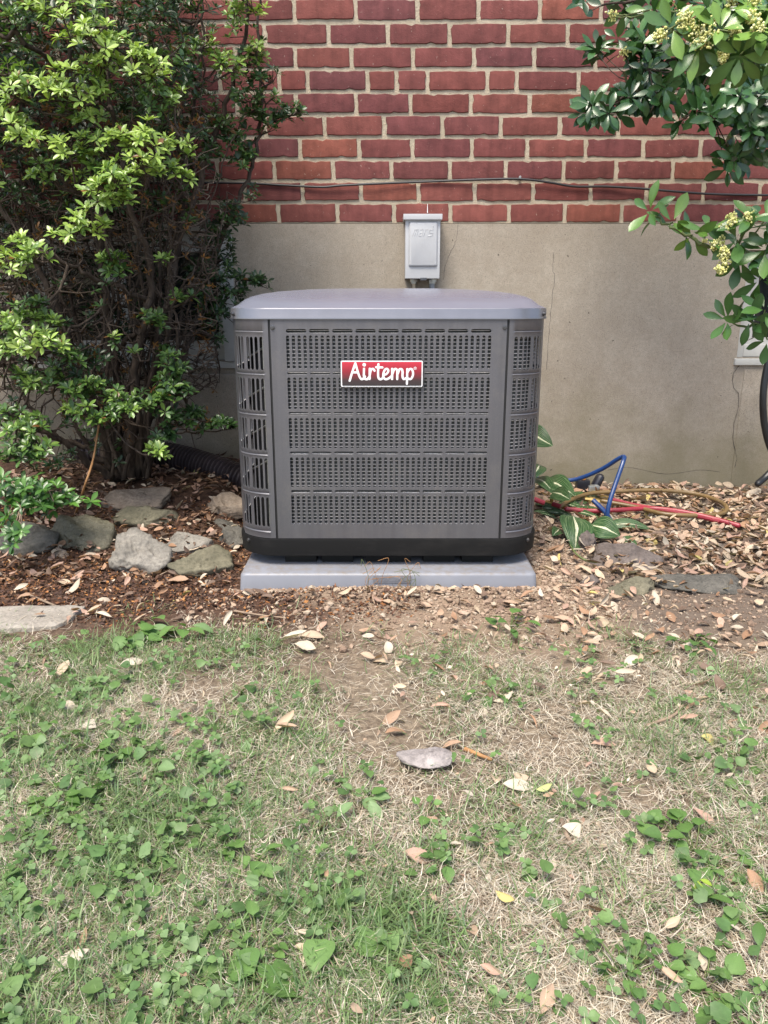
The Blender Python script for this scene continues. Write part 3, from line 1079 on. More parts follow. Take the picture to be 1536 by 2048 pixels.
MB().box((lp.x - .012, YD - .003, dz0 - .007), (lp.x + .012, YD + .012, dz0 + .003), .001).build('latch', M['screw'], disc)
for px, mat_, r, nm in ((827.5, 'pvc_cream', .0068, 'conduit'), (864, 'pvc_grey', .0105, 'conduit')):
    q = PY(px, 565, YW - .04)
    MB().tube([(q.x, YW - .04, dz0 + .002), (q.x, YW - .04, .25), (q.x, YW - .06, .2)], r, 12).build(nm, M[mat_], disc)
    MB().tube([(q.x, YW - .04, dz0 - .001), (q.x, YW - .04, dz0 - .012), (q.x, YW - .04, dz0 - .013), (q.x, YW - .04, dz0 - .018)], [r + .008, r + .008, r + .004, r + .004], 8).build('connector', M['zinc'], disc, 30)

# ------------------------------------------------------------------ leaf machinery
def leaf_template(length=1, width=.4, shape=1.0, fold=.25, curl=.25, nseg=4, twist=0.0, wav=0, seed=0, stalk=.06, cut=1.0):
    """leaf along +X, normal +Z; two halves"""
    rr = random.Random(seed)
    vs = []
    for i in range(nseg + 1):
        t = i / nseg * cut
        w = width / 2 * (math.sin(math.pi * min(1, t ** shape)) ** .8 if 0 < t < 1 else .02)
        a = curl * t
        x = length * (math.sin(curl * t) / curl if abs(curl) > 1e-3 else t)
        z = -length * ((1 - math.cos(curl * t)) / curl if abs(curl) > 1e-3 else 0)
        tw = twist * (t - .3)
        f = fold
        l = Vector((0, w * math.cos(f), w * math.sin(f) + wav * rr.uniform(-1, 1) * width))
        r = Vector((0, -w * math.cos(f), w * math.sin(f) + wav * rr.uniform(-1, 1) * width))
        Rm = Matrix.Rotation(tw, 3, 'X')
        l, r = Rm @ l, Rm @ r
        vs += [(x, l.y, z + l.z), (x, 0, z), (x, r.y, z + r.z)]
    q = []
    for i in range(nseg):
        a = i * 3
        q += [(a + 1, a + 4, a + 3, a), (a + 2, a + 5, a + 4, a + 1)]
    return np.array(vs, float), np.array(q, int)


def whorl(axis, n, elev, spread, rr):
    """rotation matrices for n leaves round an axis"""
    a = Vector(axis).normalized()
    u = a.orthogonal().normalized(); v = a.cross(u)
    out = []
    ph0 = rr.uniform(0, 6.28)
    for i in range(n):
        ph = ph0 + 6.283 * i / n * 1.0 + rr.uniform(-.3, .3)
        el = elev + rr.uniform(-spread, spread)
        r = u * math.cos(ph) + v * math.sin(ph)
        d = r * math.cos(el) + a * math.sin(el)
        nn = a * math.cos(el) - r * math.sin(el)
        s = nn.cross(d)
        out.append(np.array([[d.x, s.x, nn.x], [d.y, s.y, nn.y], [d.z, s.z, nn.z]]))
    return out


class Leaves:
    def __init__(self, templates, palette, mat):
        self.t, self.pal, self.mat = templates, palette, mat
        self.items = []           # (pos, R, scale, template, colour)
        self.cache = {}

    def add(self, pos, R, s, ti, ci):
        self.items.append((np.array(pos, float), R, s, ti, ci))

    def mesh(self, ti, ci, name):
        k = (ti, ci)
        if k not in self.cache:
            V, Q = self.t[ti]
            self.cache[k] = np_mesh(name, V, quads=Q, col=np.tile(self.pal[ci], (len(V), 1)) * np.where(np.arange(len(V)) % 3 == 1, 1.16, .96)[:, None], mat=self.mat)
        return self.cache[k]

    def joined(self, items, name, parent=None, jitter=.22):
        if not items: return None
        Vs, Qs, Cs = [], [], []
        off = 0
        base = np.array(worldloc(parent)) if parent is not None else 0
        by = {}
        for it in items: by.setdefault(it[3], []).append(it)
        for ti, its in by.items():
            V, Q = self.t[ti]
            R = np.stack([i[1] for i in its]); S = np.array([i[2] for i in its]); P = np.stack([i[0] for i in its])
            W_ = np.einsum('nij,kj->nki', R, V) * S[:, None, None] + P[:, None, :]
            C = np.array([self.pal[i[4]] for i in its]) * RNG.uniform(1 - jitter, 1 + jitter, (len(its), 1))
            Vs.append(W_.reshape(-1, 3)); Cs.append(np.repeat(C, len(V), 0))
            Qs.append((Q[None] + (np.arange(len(its)) * len(V))[:, None, None]).reshape(-1, 4) + off)
            off += len(its) * len(V)
        me = np_mesh(name, np.concatenate(Vs) - base, quads=np.concatenate(Qs), col=np.concatenate(Cs), mat=self.mat)
        return link(name, me, parent)

    def split(self, n=300):
        """the n leaves that show largest first"""
        sc = []
        for i, it in enumerate(self.items):
            x, y, z = project(it[0])
            ok = 0 < x < 1536 and 0 < y < 2048 and z > .1
            sc.append((-(it[2] / z) * abs(1.0) if ok else 0, i))
        sc.sort()
        one = [self.items[i] for s, i in sc[:n] if s < 0]
        rest = [self.items[i] for s, i in sc if not (s < 0)] + [self.items[i] for s, i in sc[n:] if s < 0]
        return one, rest

    def single(self, it, name, parent=None):
        o = link(name, self.mesh(it[3], it[4], name), parent)
        o.location = Vector(it[0]) - (worldloc(parent) if parent is not None else Vector((0, 0, 0)))
        o.rotation_euler = Matrix(it[1].tolist()).to_euler()
        o.scale = (it[2],) * 3
        return o

    def emit(self, parent, name='leaf', stuff='foliage', n=299):
        one, rest = self.split(n)
        for it in one: self.single(it, name, parent)
        o = self.joined(rest, stuff, parent)
        if o: o['kind'] = 'stuff'


class Growth:
    """stems given as paths, twigs grown from the nearest wood to each leaf tip"""
    def __init__(self, seed):
        self.P, self.par, self.r0, self.stem = [], [], [], []
        self.rr = random.Random(seed)
        self.stems = []

    def add_stem(self, pts, r_a, r_b, wob=.008):
        pts = smooth_path(pts, 7)
        L = len(pts); last = -1
        q = []
        for i, p in enumerate(pts):
            p = Vector(p) + Vector([self.rr.uniform(-wob, wob) for _ in range(3)])
            r = r_a + (r_b - r_a) * i / (L - 1)
            self.P.append(p); self.par.append(last); self.r0.append(r); self.stem.append(True)
            last = len(self.P) - 1
            q.append((p, r))
        self.stems.append(q)

    def arr(self):
        if not hasattr(self, '_A') or self._n != len(self.P):
            self._A = np.array([tuple(p) for p in self.P]); self._n = len(self.P)
        return self._A

    def grow(self, target, step=.035, wob=.012, up=.35, bow=.03):
        b = Vector(target)
        n_ = len(self.P)
        if not hasattr(self, 'kd') or n_ > self.kn * 1.12 + 20:
            self.kd = kdtree.KDTree(n_); self.kn = n_
            for i, p in enumerate(self.P): self.kd.insert(p, i)
            self.kd.balance()
        j = min(((q[2] + up * max(0, q[0].z - b.z), q[1]) for q in self.kd.find_n(b, 14)))[1]
        a = self.P[j]
        L = (b - a).length
        k = max(1, int(L / step))
        last = j
        side = Vector([self.rr.uniform(-1, 1) for _ in range(3)])
        for i in range(1, k + 1):
            u = i / k
            p = a.lerp(b, u) - Vector((0, 0, bow * math.sin(u * math.pi) * min(1, L / .2))) + side * (bow * .5 * math.sin(u * math.pi))
            if i < k: p += Vector([self.rr.uniform(-wob, wob) for _ in range(3)])
            self.P.append(p); self.par.append(last); self.r0.append(0); self.stem.append(False)
            last = len(self.P) - 1
        dirv = self.P[last] - self.P[self.par[last]]
        return dirv.normalized() if dirv.length > 1e-6 else Vector((0, 0, 1))

    def build(self, parent, mat, tip=.0011, expo=2.4, twig_name='twigs', n=5):
        N = len(self.P)
        acc = np.zeros(N)
        R = np.zeros(N)
        for i in range(N - 1, -1, -1):
            R[i] = max(tip, acc[i] ** (1 / expo)) if not self.stem[i] else self.r0[i]
            if self.par[i] >= 0 and not self.stem[i]:
                acc[self.par[i]] += R[i] ** expo
        base = np.array(worldloc(parent))
        E = [(self.par[i], i) for i in range(N) if self.par[i] >= 0 and not self.stem[i]]
        if E:
            A = self.arr()
            a = A[[e[0] for e in E]]; b = A[[e[1] for e in E]]
            ra = np.minimum(R[[e[0] for e in E]], R[[e[1] for e in E]] * 1.35); rb_ = R[[e[1] for e in E]]
            d = b - a; d /= np.linalg.norm(d, axis=1)[:, None] + 1e-9
            ref = np.where(np.abs(d[:, 2:3]) < .9, np.array([[0, 0, 1.]]), np.array([[1., 0, 0]]))
            u = np.cross(d, ref); u /= np.linalg.norm(u, axis=1)[:, None]
            v = np.cross(d, u)
            an = np.arange(n) * 2 * np.pi / n
            ring = u[:, None] * np.cos(an)[None, :, None] + v[:, None] * np.sin(an)[None, :, None]
            A0 = a[:, None] - d[:, None] * .0008 + ring * ra[:, None, None]; B0 = b[:, None] + ring * rb_[:, None, None]
            V = np.concatenate([A0, B0], 1).reshape(-1, 3) - base
            o = (np.arange(len(E)) * 2 * n)[:, None, None]
            q = np.array([(j, (j + 1) % n, n + (j + 1) % n, n + j) for j in range(n)])[None]
            me = np_mesh(twig_name, V, quads=(q + o).reshape(-1, 4), mat=mat)
            tw = link(twig_name, me, parent)
            tw['kind'] = 'stuff'
        for q in self.stems:
            MB().tube([p for p, r in q], [r for p, r in q], 9).build('stem', mat, parent, 180)


# ------------------------------------------------------------------ azalea on the left
az = empty('azalea_bush', G(245, 948), 'tall open azalea bush with many brown stems left of the condenser', 'bush')
gw = Growth(3)
def st(pts, a, b):
    gw.add_stem([PY(x, y, Y) for x, y, Y in pts], a * .85, b * .55)
BYs = 2.72
st([(235, 960, BYs), (200, 850, 2.66), (150, 720, 2.6), (95, 580, 2.55), (20, 440, 2.5), (-60, 300, 2.45)], .021, .008)
st([(250, 960, BYs), (228, 820, 2.74), (215, 650, 2.74), (200, 480, 2.7), (165, 300, 2.62), (140, 120, 2.55), (150, -80, 2.5)], .022, .007)
st([(272, 955, BYs), (300, 800, 2.74), (322, 650, 2.76), (352, 520, 2.78), (392, 380, 2.8), (445, 230, 2.8), (485, 90, 2.78), (505, -60, 2.75)], .022, .008)
st([(290, 955, BYs), (345, 770, 2.78), (385, 660, 2.82), (420, 540, 2.85), (465, 430, 2.88), (505, 330, 2.88), (522, 220, 2.86), (515, 60, 2.84), (520, -60, 2.8)], .015, .006)
st([(222, 960, 2.68), (150, 900, 2.58), (70, 850, 2.5), (-30, 800, 2.45)], .017, .009)
st([(240, 955, 2.7), (180, 900, 2.66), (105, 870, 2.6), (40, 780, 2.56), (-40, 640, 2.5)], .014, .007)
st([(262, 955, 2.7), (262, 840, 2.6), (275, 700, 2.56), (300, 560, 2.55), (260, 400, 2.5), (230, 260, 2.45), (215, 100, 2.42), (220, -60, 2.4)], .019, .006)
st([(278, 955, 2.74), (260, 780, 2.82), (300, 620, 2.88), (355, 470, 2.9), (380, 300, 2.9), (400, 120, 2.88), (410, -60, 2.85)], .016, .006)
st([(300, 600, 2.62), (200, 560, 2.5), (120, 520, 2.42), (40, 480, 2.38)], .011, .006)
st([(230, 700, 2.72), (300, 640, 2.64), (390, 560, 2.6), (330, 560, 2.55)], .010, .004)
st([(225, 955, 2.72), (170, 780, 2.8), (110, 620, 2.85), (60, 450, 2.85), (40, 250, 2.8), (60, 60, 2.75), (60, -60, 2.7)], .017, .007)
st([(370, 700, 2.8), (410, 650, 2.86), (450, 600, 2.92), (480, 560, 2.94)], .008, .003)
for k in range(26):
    bx = 245 + gw.rr.uniform(-38, 48); tx = gw.rr.uniform(-60, 470); ty = gw.rr.uniform(-60, 420)
    y0, y1 = gw.rr.uniform(2.62, 2.84), gw.rr.uniform(2.35, 2.98)
    P_ = [(bx, 955, y0)]
    for q in (.2, .4, .6, .8, 1.0):
        w_ = 26 * math.sin(q * 3)
        P_.append((bx + (tx - bx) * (q ** .8) + gw.rr.uniform(-w_, w_), 955 + (ty - 955) * q, y0 + (y1 - y0) * q + gw.rr.uniform(-.03, .03)))
    st(P_, gw.rr.uniform(.006, .011), .003)
AZT = [leaf_template(1, w, sh, f, cu, 4, tw, 0, i) for i, (w, sh, f, cu, tw) in enumerate([(.40, 1.25, .3, .5, .1), (.44, 1.3, .2, .2, -.2), (.36, 1.2, .4, .8, .2), (.42, 1.35, .15, -.15, .15), (.38, 1.25, .3, .35, -.1)])]
AZP = [(.29, .40, .085), (.235, .345, .07), (.17, .275, .055), (.11, .195, .04), (.065, .130, .032), (.045, .095, .026), (.030, .066, .022), (.022, .050, .018), (.17, .085, .03)]  # bright greens carry sunlight on new growth, dark greens the bush's inner shade
az_l = Leaves(AZT, AZP, M['azalea'])
# pads: px, py, Y, radius in px, tips, tone (0 new growth in sunlit colour .. 7 painted shade)
B = 2.3
PADS = [(60, 18, 2.3, 40, 8, 1), (130, 8, 2.25, 45, 8, 1), (30, 60, 2.35, 40, 7, 3), (185, 50, 2.3, 35, 6, 2), (240, 60, 2.6, 45, 9, 5), (330, 25, 2.7, 45, 9, 5), (395, 20, 2.75, 40, 8, 5),
        (140, 75, 2.2, 35, 8, 0), (185, 85, 2.2, 38, 8, 0), (235, 100, 2.28, 42, 9, 1), (270, 130, 2.28, 40, 9, 0), (205, 135, 2.25, 36, 8, 0), (310, 140, 2.3, 36, 7, 0), (70, 170, 2.3, 38, 7, 2), (18, 150, 2.3, 35, 7, 2),
        (30, 195, 2.28, 35, 6, 1), (110, 185, 2.22, 35, 7, 0), (150, 180, 2.22, 40, 9, 0), (185, 170, 2.25, 34, 7, 1), (290, 160, 2.4, 40, 7, 3), (345, 110, 2.5, 40, 8, 4), (400, 100, 2.6, 36, 7, 3), (445, 120, 2.65, 30, 6, 1), (460, 145, 2.65, 28, 5, 2),
        (330, 195, 2.4, 36, 6, 2), (350, 215, 2.42, 35, 6, 3), (305, 215, 2.36, 36, 7, 4), (185, 245, 2.3, 30, 5, 1), (33, 245, 2.3, 32, 6, 1), (48, 280, 2.25, 32, 6, 0), (95, 292, 2.26, 28, 4, 1), (130, 215, 2.35, 34, 6, 3),
        (245, 282, 2.25, 28, 5, 0), (275, 280, 2.22, 32, 8, 0), (305, 295, 2.25, 32, 7, 0), (355, 300, 2.34, 26, 5, 1), (140, 310, 2.22, 28, 5, 0), (190, 295, 2.25, 36, 6, 1), (180, 330, 2.27, 32, 6, 3), (285, 335, 2.2, 36, 8, 0), (250, 345, 2.22, 34, 7, 1),
        (330, 345, 2.3, 30, 5, 2), (362, 360, 2.3, 24, 4, 1), (210, 378, 2.15, 36, 8, 1), (235, 372, 2.15, 28, 5, 2), (200, 405, 2.2, 28, 4, 1), (245, 412, 2.2, 24, 4, 1), (105, 335, 2.3, 26, 4, 3), (85, 362, 2.3, 24, 4, 2), (160, 360, 2.3, 24, 3, 1),
        (158, 455, 2.18, 28, 7, 1), (190, 460, 2.18, 20, 4, 0), (122, 480, 2.2, 20, 3, 1), (48, 498, 2.25, 24, 5, 1), (18, 525, 2.2, 28, 7, 0), (72, 520, 2.22, 26, 6, 2), (222, 532, 2.3, 26, 9, 3), (240, 545, 2.3, 18, 4, 3),
        (470, 30, 2.72, 30, 6, 2), (505, 18, 2.7, 30, 8, 0), (512, 110, 2.75, 28, 5, 1), (495, 130, 2.76, 26, 5, 2), (515, 155, 2.78, 28, 6, 5), (545, 165, 2.85, 20, 4, 6), (500, 205, 2.8, 32, 7, 5), (532, 208, 2.8, 24, 5, 4), (565, 238, 2.88, 20, 5, 6), (592, 230, 2.9, 18, 5, 5), (555, 245, 2.88, 16, 4, 6),
        (510, 240, 2.84, 24, 5, 4), (470, 280, 2.84, 30, 6, 5), (480, 312, 2.86, 30, 6, 5), (505, 325, 2.86, 26, 5, 4), (430, 270, 2.8, 30, 5, 5), (420, 302, 2.8, 26, 5, 5), (450, 255, 2.82, 28, 5, 4), (535, 265, 2.86, 18, 4, 4),
        (390, 452, 2.7, 18, 3, 4), (435, 478, 2.82, 26, 6, 6), (455, 440, 2.85, 28, 7, 6), (462, 425, 2.87, 22, 5, 6), (440, 560, 2.84, 34, 8, 6), (495, 560, 2.92, 26, 7, 6), (522, 572, 2.94, 18, 5, 6), (470, 590, 2.9, 30, 7, 6), (400, 560, 2.82, 26, 5, 7), (410, 600, 2.84, 30, 7, 6), (435, 622, 2.86, 28, 6, 6), (445, 520, 2.88, 26, 6, 6),
        (370, 605, 2.5, 16, 3, 3), (355, 600, 2.48, 10, 2, 3), (315, 645, 2.45, 20, 5, 4), (300, 635, 2.46, 14, 3, 3), (325, 710, 2.55, 16, 4, 5), (262, 710, 2.4, 8, 1, 3), (222, 682, 2.4, 6, 1, 1), (330, 525, 2.5, 12, 2, 2),
        (65, 640, 2.3, 30, 7, 3), (30, 655, 2.25, 30, 7, 2), (60, 690, 2.22, 32, 8, 1), (105, 690, 2.25, 30, 7, 1), (95, 655, 2.28, 24, 5, 2), (18, 705, 2.25, 24, 6, 2), (130, 720, 2.3, 30, 7, 4), (75, 615, 2.3, 24, 5, 4), (55, 760, 2.35, 28, 6, 5), (110, 772, 2.3, 30, 6, 3), (60, 775, 2.28, 24, 5, 2), (150, 755, 2.4, 36, 8, 6), (175, 720, 2.45, 28, 6, 7),
        (160, 795, 2.35, 26, 6, 4), (178, 775, 2.33, 24, 5, 3), (170, 830, 2.3, 24, 5, 3), (140, 785, 2.3, 22, 5, 3), (340, 742, 2.4, 26, 7, 4), (365, 745, 2.42, 20, 6, 5), (338, 775, 2.38, 24, 7, 4), (360, 790, 2.4, 24, 7, 5), (330, 805, 2.36, 24, 6, 3), (240, 812, 2.35, 28, 8, 3), (270, 825, 2.33, 26, 7, 3), (225, 830, 2.33, 20, 5, 4), (290, 812, 2.38, 24, 6, 5), (200, 850, 2.3, 18, 4, 3), (138, 825, 2.3, 12, 2, 0),
        (382, 832, 2.45, 16, 5, 5), (390, 850, 2.45, 18, 5, 5), (440, 850, 2.5, 14, 4, 5), (460, 858, 2.5, 14, 4, 6), (415, 858, 2.48, 14, 4, 5), (355, 850, 2.42, 26, 6, 5), (330, 878, 2.4, 16, 4, 5), (318, 908, 2.35, 18, 6, 2), (350, 870, 2.42, 16, 4, 6),
        (30, 858, 2.28, 30, 8, 3), (72, 865, 2.28, 28, 7, 3), (40, 892, 2.25, 30, 8, 4), (82, 900, 2.25, 24, 6, 3), (55, 925, 2.22, 26, 6, 5), (15, 925, 2.22, 26, 6, 4), (20, 830, 2.3, 26, 6, 4),
        (-60, 60, 2.4, 60, 9, 2), (-80, 200, 2.35, 60, 9, 2), (-70, 340, 2.35, 50, 8, 2), (-80, 520, 2.3, 60, 9, 3), (-90, 680, 2.3, 60, 9, 3), (-80, 860, 2.3, 60, 9, 4)]
tips = []
rr = random.Random(21)
for (px, py, Y, rp, nt, tone) in PADS:
    c0 = PY(px, py, Y)
    s = zcam(c0) / F
    d = gw.grow(c0)
    for i in range(int(nt * 1.6)):
        a, q = rr.uniform(0, 6.28), math.sqrt(rr.random())
        t = c0 + Vector((math.cos(a) * q * rp * s, math.sin(a) * q * rp * s * 1.1, rr.gauss(0, .34) * rp * s + .01))
        tips.append((t, tone, 1.0))
for i in range(330):  # out-of-view leaves overhead, added to shade the bush's inside
    tips.append((PY(rr.uniform(-420, 420), rr.uniform(-420, -20), rr.uniform(2.2, 2.98)), rr.choice((1, 2, 4, 5, 6)), 1.0))
for i in range(90):  # unseen leaves off to the left, added for the same shading
    tips.append((PY(rr.uniform(-420, -60), rr.uniform(0, 900), rr.uniform(2.2, 2.9)), rr.choice((2, 4, 5, 6)), 1.0))
for i in range(1500):       # leafy inside and wall side, shade put into darker leaf colours
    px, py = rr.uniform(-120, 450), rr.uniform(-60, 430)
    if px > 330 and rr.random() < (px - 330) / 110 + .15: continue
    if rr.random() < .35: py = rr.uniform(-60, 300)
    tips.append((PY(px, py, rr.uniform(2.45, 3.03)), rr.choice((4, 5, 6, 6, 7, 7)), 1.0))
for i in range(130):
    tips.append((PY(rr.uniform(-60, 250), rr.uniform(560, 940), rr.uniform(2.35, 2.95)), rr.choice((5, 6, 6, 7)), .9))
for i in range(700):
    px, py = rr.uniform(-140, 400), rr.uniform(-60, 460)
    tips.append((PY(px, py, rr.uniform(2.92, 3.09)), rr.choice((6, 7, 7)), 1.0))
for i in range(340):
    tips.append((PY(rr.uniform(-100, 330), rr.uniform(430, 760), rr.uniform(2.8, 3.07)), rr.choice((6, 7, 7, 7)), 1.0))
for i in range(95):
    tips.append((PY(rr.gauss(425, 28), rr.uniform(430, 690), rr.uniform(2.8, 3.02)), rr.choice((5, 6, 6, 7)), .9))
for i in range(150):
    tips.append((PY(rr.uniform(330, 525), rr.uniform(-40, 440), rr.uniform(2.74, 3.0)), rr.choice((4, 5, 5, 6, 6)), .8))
for t, tone, sz in tips:
    d = gw.grow(t, wob=.006, bow=.012)
    ax = (d * .5 + Vector((rr.uniform(-.3, .3), -.45, .75))).normalized()
    nl = rr.randint(6, 9)
    for R in whorl(ax, nl, .45, .4, rr):
        ci = min(7, max(0, tone + rr.choice((-1, 0, 0, 1, 1))))
        if rr.random() < .012: ci = 8
        az_l.add(np.array(t) + R[:, 0] * .003, R, rr.uniform(.017, .033) * sz, rr.randrange(5), ci)
    if rr.random() < .5:
        for R in whorl(ax, 3, 1.0, .25, rr):
            az_l.add(np.array(t) + np.array(ax) * .004, R, rr.uniform(.014, .022) * sz, rr.randrange(5), max(0, tone - 1))
for i in range(4200):        # bare inner twigs
    px = rr.uniform(-60, 440); py = rr.gauss(500, 170)
    if py > 900 or (px > 350 and rr.random() < .5): continue
    gw.grow(PY(px, py, rr.uniform(2.4, 3.02)), wob=.007, bow=.025, step=.025)
for i in range(2600):
    px, py = rr.uniform(-40, 440), rr.uniform(430, 780)
    gw.grow(PY(px, py, rr.uniform(2.6, 3.08)), wob=.006, bow=.02, step=.03)
for i in range(340):        # withered brown tufts
    px, py = rr.uniform(-20, 430), rr.uniform(180, 880)
    t = PY(px, py, rr.uniform(2.35, 2.8)); gw.grow(t, wob=.006)
    for R in whorl((rr.uniform(-.5, .5), -.5, -.4), 4, .3, .6, rr):
        if i < 260: az_l.add(np.array(t), R, rr.uniform(.012, .022), 2, 8)
gw.build(az, M['bark'], .0013, 2.6)
az_l.emit(az, 'leaf', 'foliage', 299)

# low leafy shoots at the lower left
lo = empty('low_shrub', G(45, 1040), 'low leafy green shoots beside the dark stone at the bed edge', 'shrub')
g2 = Growth(8)
g2.add_stem([G(-30, 1030, -.01), PY(-10, 1000, 2.2), PY(20, 960, 2.18)], .006, .003, .004)
g2.add_stem([G(60, 1030, -.01), PY(80, 1000, 2.25), PY(110, 980, 2.2)], .005, .003, .004)
l2 = Leaves(AZT, [(.085, .19, .03), (.06, .145, .028), (.045, .11, .024), (.035, .085, .022)], M['azalea'])
for (px, py, Y, rp, nt) in [(20, 975, 2.15, 34, 10), (60, 995, 2.15, 36, 12), (105, 985, 2.2, 30, 8), (140, 1000, 2.2, 22, 6), (80, 962, 2.2, 24, 6), (40, 1015, 2.12, 34, 9), (25, 1065, 2.05, 16, 5), (22, 1040, 2.08, 20, 5), (85, 1018, 2.14, 26, 7), (-30, 990, 2.15, 40, 8), (25, 1090, 2.03, 8, 2)]:
    c0 = PY(px, py, Y); s = zcam(c0) / F
    for i in range(nt):
        t = c0 + Vector((rr.gauss(0, .5) * rp * s, rr.gauss(0, .5) * rp * s, rr.gauss(0, .35) * rp * s))
        t.z = max(t.z, float(gz(t.x, t.y)) + .008)
        d = g2.grow(t, wob=.004, bow=.01)
        for R in whorl((d * .4 + Vector((rr.uniform(-.3, .3), -.35, .8))), rr.randint(5, 7), .4, .35, rr):
            l2.add(np.array(t), R, rr.uniform(.024, .038), rr.randrange(5), rr.choice((0, 1, 1, 2, 3)))
g2.build(lo, M['twig'], .0012, 2.5)
l2.emit(lo, 'leaf', 'foliage', 299)

# ------------------------------------------------------------------ glossy flowering shrubs on the right
GLT = [leaf_template(1, w, sh, f, cu, 6, tw, 0, 30 + i) for i, (w, sh, f, cu, tw) in enumerate([(.40, 1.35, .22, .35, .1), (.44, 1.4, .15, .15, -.2), (.37, 1.3, .3, .6, .15), (.42, 1.4, .12, -.2, .2), (.40, 1.3, .25, .5, -.15)])]
FLT = []


def shrub(name, base, label, stems, pads, pal, flowers, leaf_s, seed, tone_mat='glossy', wood='greenbark', floating_group=None):
    rt = empty(name, base, label, 'shrub')
    g = Growth(seed)
    r = random.Random(seed)
    for pts, a, b in stems: g.add_stem(pts, a, b, .006)
    lv = Leaves(GLT, pal, M[tone_mat])
    for (px, py, Y, ax, nl, tone) in pads:
        t = PY(px, py, Y)
        d = g.grow(t, .04, .004, .2, .02)
        A = Vector(ax)
        A = (A.normalized() + d * .25 + Vector((0, -.75, .05))).normalized()
        for R in whorl(A, nl, .35, .4, r):
            lv.add(np.array(t) + R[:, 0] * .008, R, leaf_s * r.uniform(.72, 1.12), r.randrange(5), min(len(pal) - 1, max(0, tone + r.choice((-1, 0, 0, 0, 1)))))
        # a few older leaves down the shoot
        for k in range(2 if Y > 2.2 else 1):
            q = t - d * (.02 + .025 * k)
            for R in whorl(d, 2, .25, .4, r):
                lv.add(np.array(q), R, leaf_s * r.uniform(.8, 1.1), r.randrange(5), min(len(pal) - 1, tone + 1))
    for (px, py, Y, n, sp) in flowers:
        c0 = PY(px, py, Y)
        g.grow(c0, .03, .002, .2, .005)
        m = MB()
        s = zcam(c0) / F
        for k in range(int(n * 1.7)):
            u = Vector((r.gauss(0, 1), r.gauss(0, 1), r.gauss(0, 1)))
            p = c0 + u * (sp * s * .42)
            cc = r.choice(((.80, .77, .36), (.74, .72, .28), (.85, .82, .48), (.62, .64, .24)))
            for q in range(2):
                m.ball((p.x + r.uniform(-.003, .003), p.y + r.uniform(-.003, .003), p.z + r.uniform(-.003, .003)), r.uniform(.0014, .0030), 5, 3, cc)
            m.tube([c0, p], .0006, 3, False, (.3, .36, .1))
        m.build('flower_cluster', M['flower'], rt, 180, col=True)
    g.build(rt, M[wood], .0016, 2.5)
    lv.emit(rt, 'leaf', 'foliage', 299)
    return rt


GP = [(.135, .235, .040), (.090, .175, .034), (.055, .125, .028), (.040, .100, .028), (.030, .078, .022), (.022, .060, .018)]
b0 = G(1760, 1250)
L_, R_, U_, D_ = (-1, -.35, .2), (.6, -.5, .4), (-.2, -.5, .9), (-.4, -.4, -.6)
fp = []
for (x, y, Y, a, nl, t) in [(1345, 55, 1.72, L_, 6, 1), (1400, 95, 1.70, L_, 7, 1), (1380, 40, 1.75, U_, 6, 1), (1440, 60, 1.68, U_, 7, 0), (1480, 110, 1.66, D_, 7, 1), (1520, 60, 1.65, U_, 7, 0), (1450, 20, 1.75, U_, 6, 1), (1500, 20, 1.7, U_, 6, 1),
                           (1440, 120, 1.7, D_, 6, 2), (1510, 130, 1.68, D_, 7, 2), (1420, 10, 1.8, L_, 6, 2), (1535, 10, 1.7, U_, 6, 0), (1560, 100, 1.66, L_, 7, 1), (1300, 20, 1.8, L_, 4, 2), (1470, 80, 1.72, L_, 6, 1), (1495, 60, 1.74, D_, 6, 2), (1590, 40, 1.7, U_, 7, 1)]:
    fp.append((x, y, Y, a, nl, t))
for (x, y, Y, a, nl, t) in [(1300, 424, 1.86, L_, 5, 1), (1345, 445, 1.84, U_, 3, 1), (1385, 470, 1.82, D_, 4, 1), (1415, 460, 1.8, U_, 4, 1), (1475, 480, 1.78, L_, 6, 2), (1500, 440, 1.76, U_, 6, 2), (1480, 520, 1.8, D_, 6, 2), (1530, 500, 1.76, L_, 7, 2), (1530, 440, 1.76, U_, 6, 1), (1520, 560, 1.78, D_, 6, 3),
                           (1455, 640, 1.82, L_, 6, 2), (1500, 640, 1.78, D_, 6, 3), (1530, 620, 1.76, U_, 6, 3), (1535, 680, 1.78, D_, 5, 3), (1580, 480, 1.75, L_, 7, 2), (1590, 580, 1.75, L_, 7, 2)]:
    fp.append((x, y, Y, a, nl, t))
stems = [([b0, Vector((1.10, 1.75, .5)), Vector((1.08, 1.72, .95)), Vector((1.15, 1.72, 1.45)), Vector((1.2, 1.7, 1.9))], .018, .008),
         ([Vector((1.10, 1.75, .55)), PY(1620, 640, 1.78), PY(1540, 650, 1.78), PY(1480, 650, 1.8)], .007, .0025),
         ([Vector((1.08, 1.73, .75)), PY(1600, 560, 1.77), PY(1500, 505, 1.79), PY(1420, 492, 1.81), PY(1350, 460, 1.84), PY(1305, 432, 1.86)], .008, .002),
         ([Vector((1.15, 1.72, 1.35)), PY(1600, 90, 1.66), PY(1540, 95, 1.67), PY(1470, 85, 1.7), PY(1400, 65, 1.72), PY(1350, 60, 1.73)], .009, .003)]
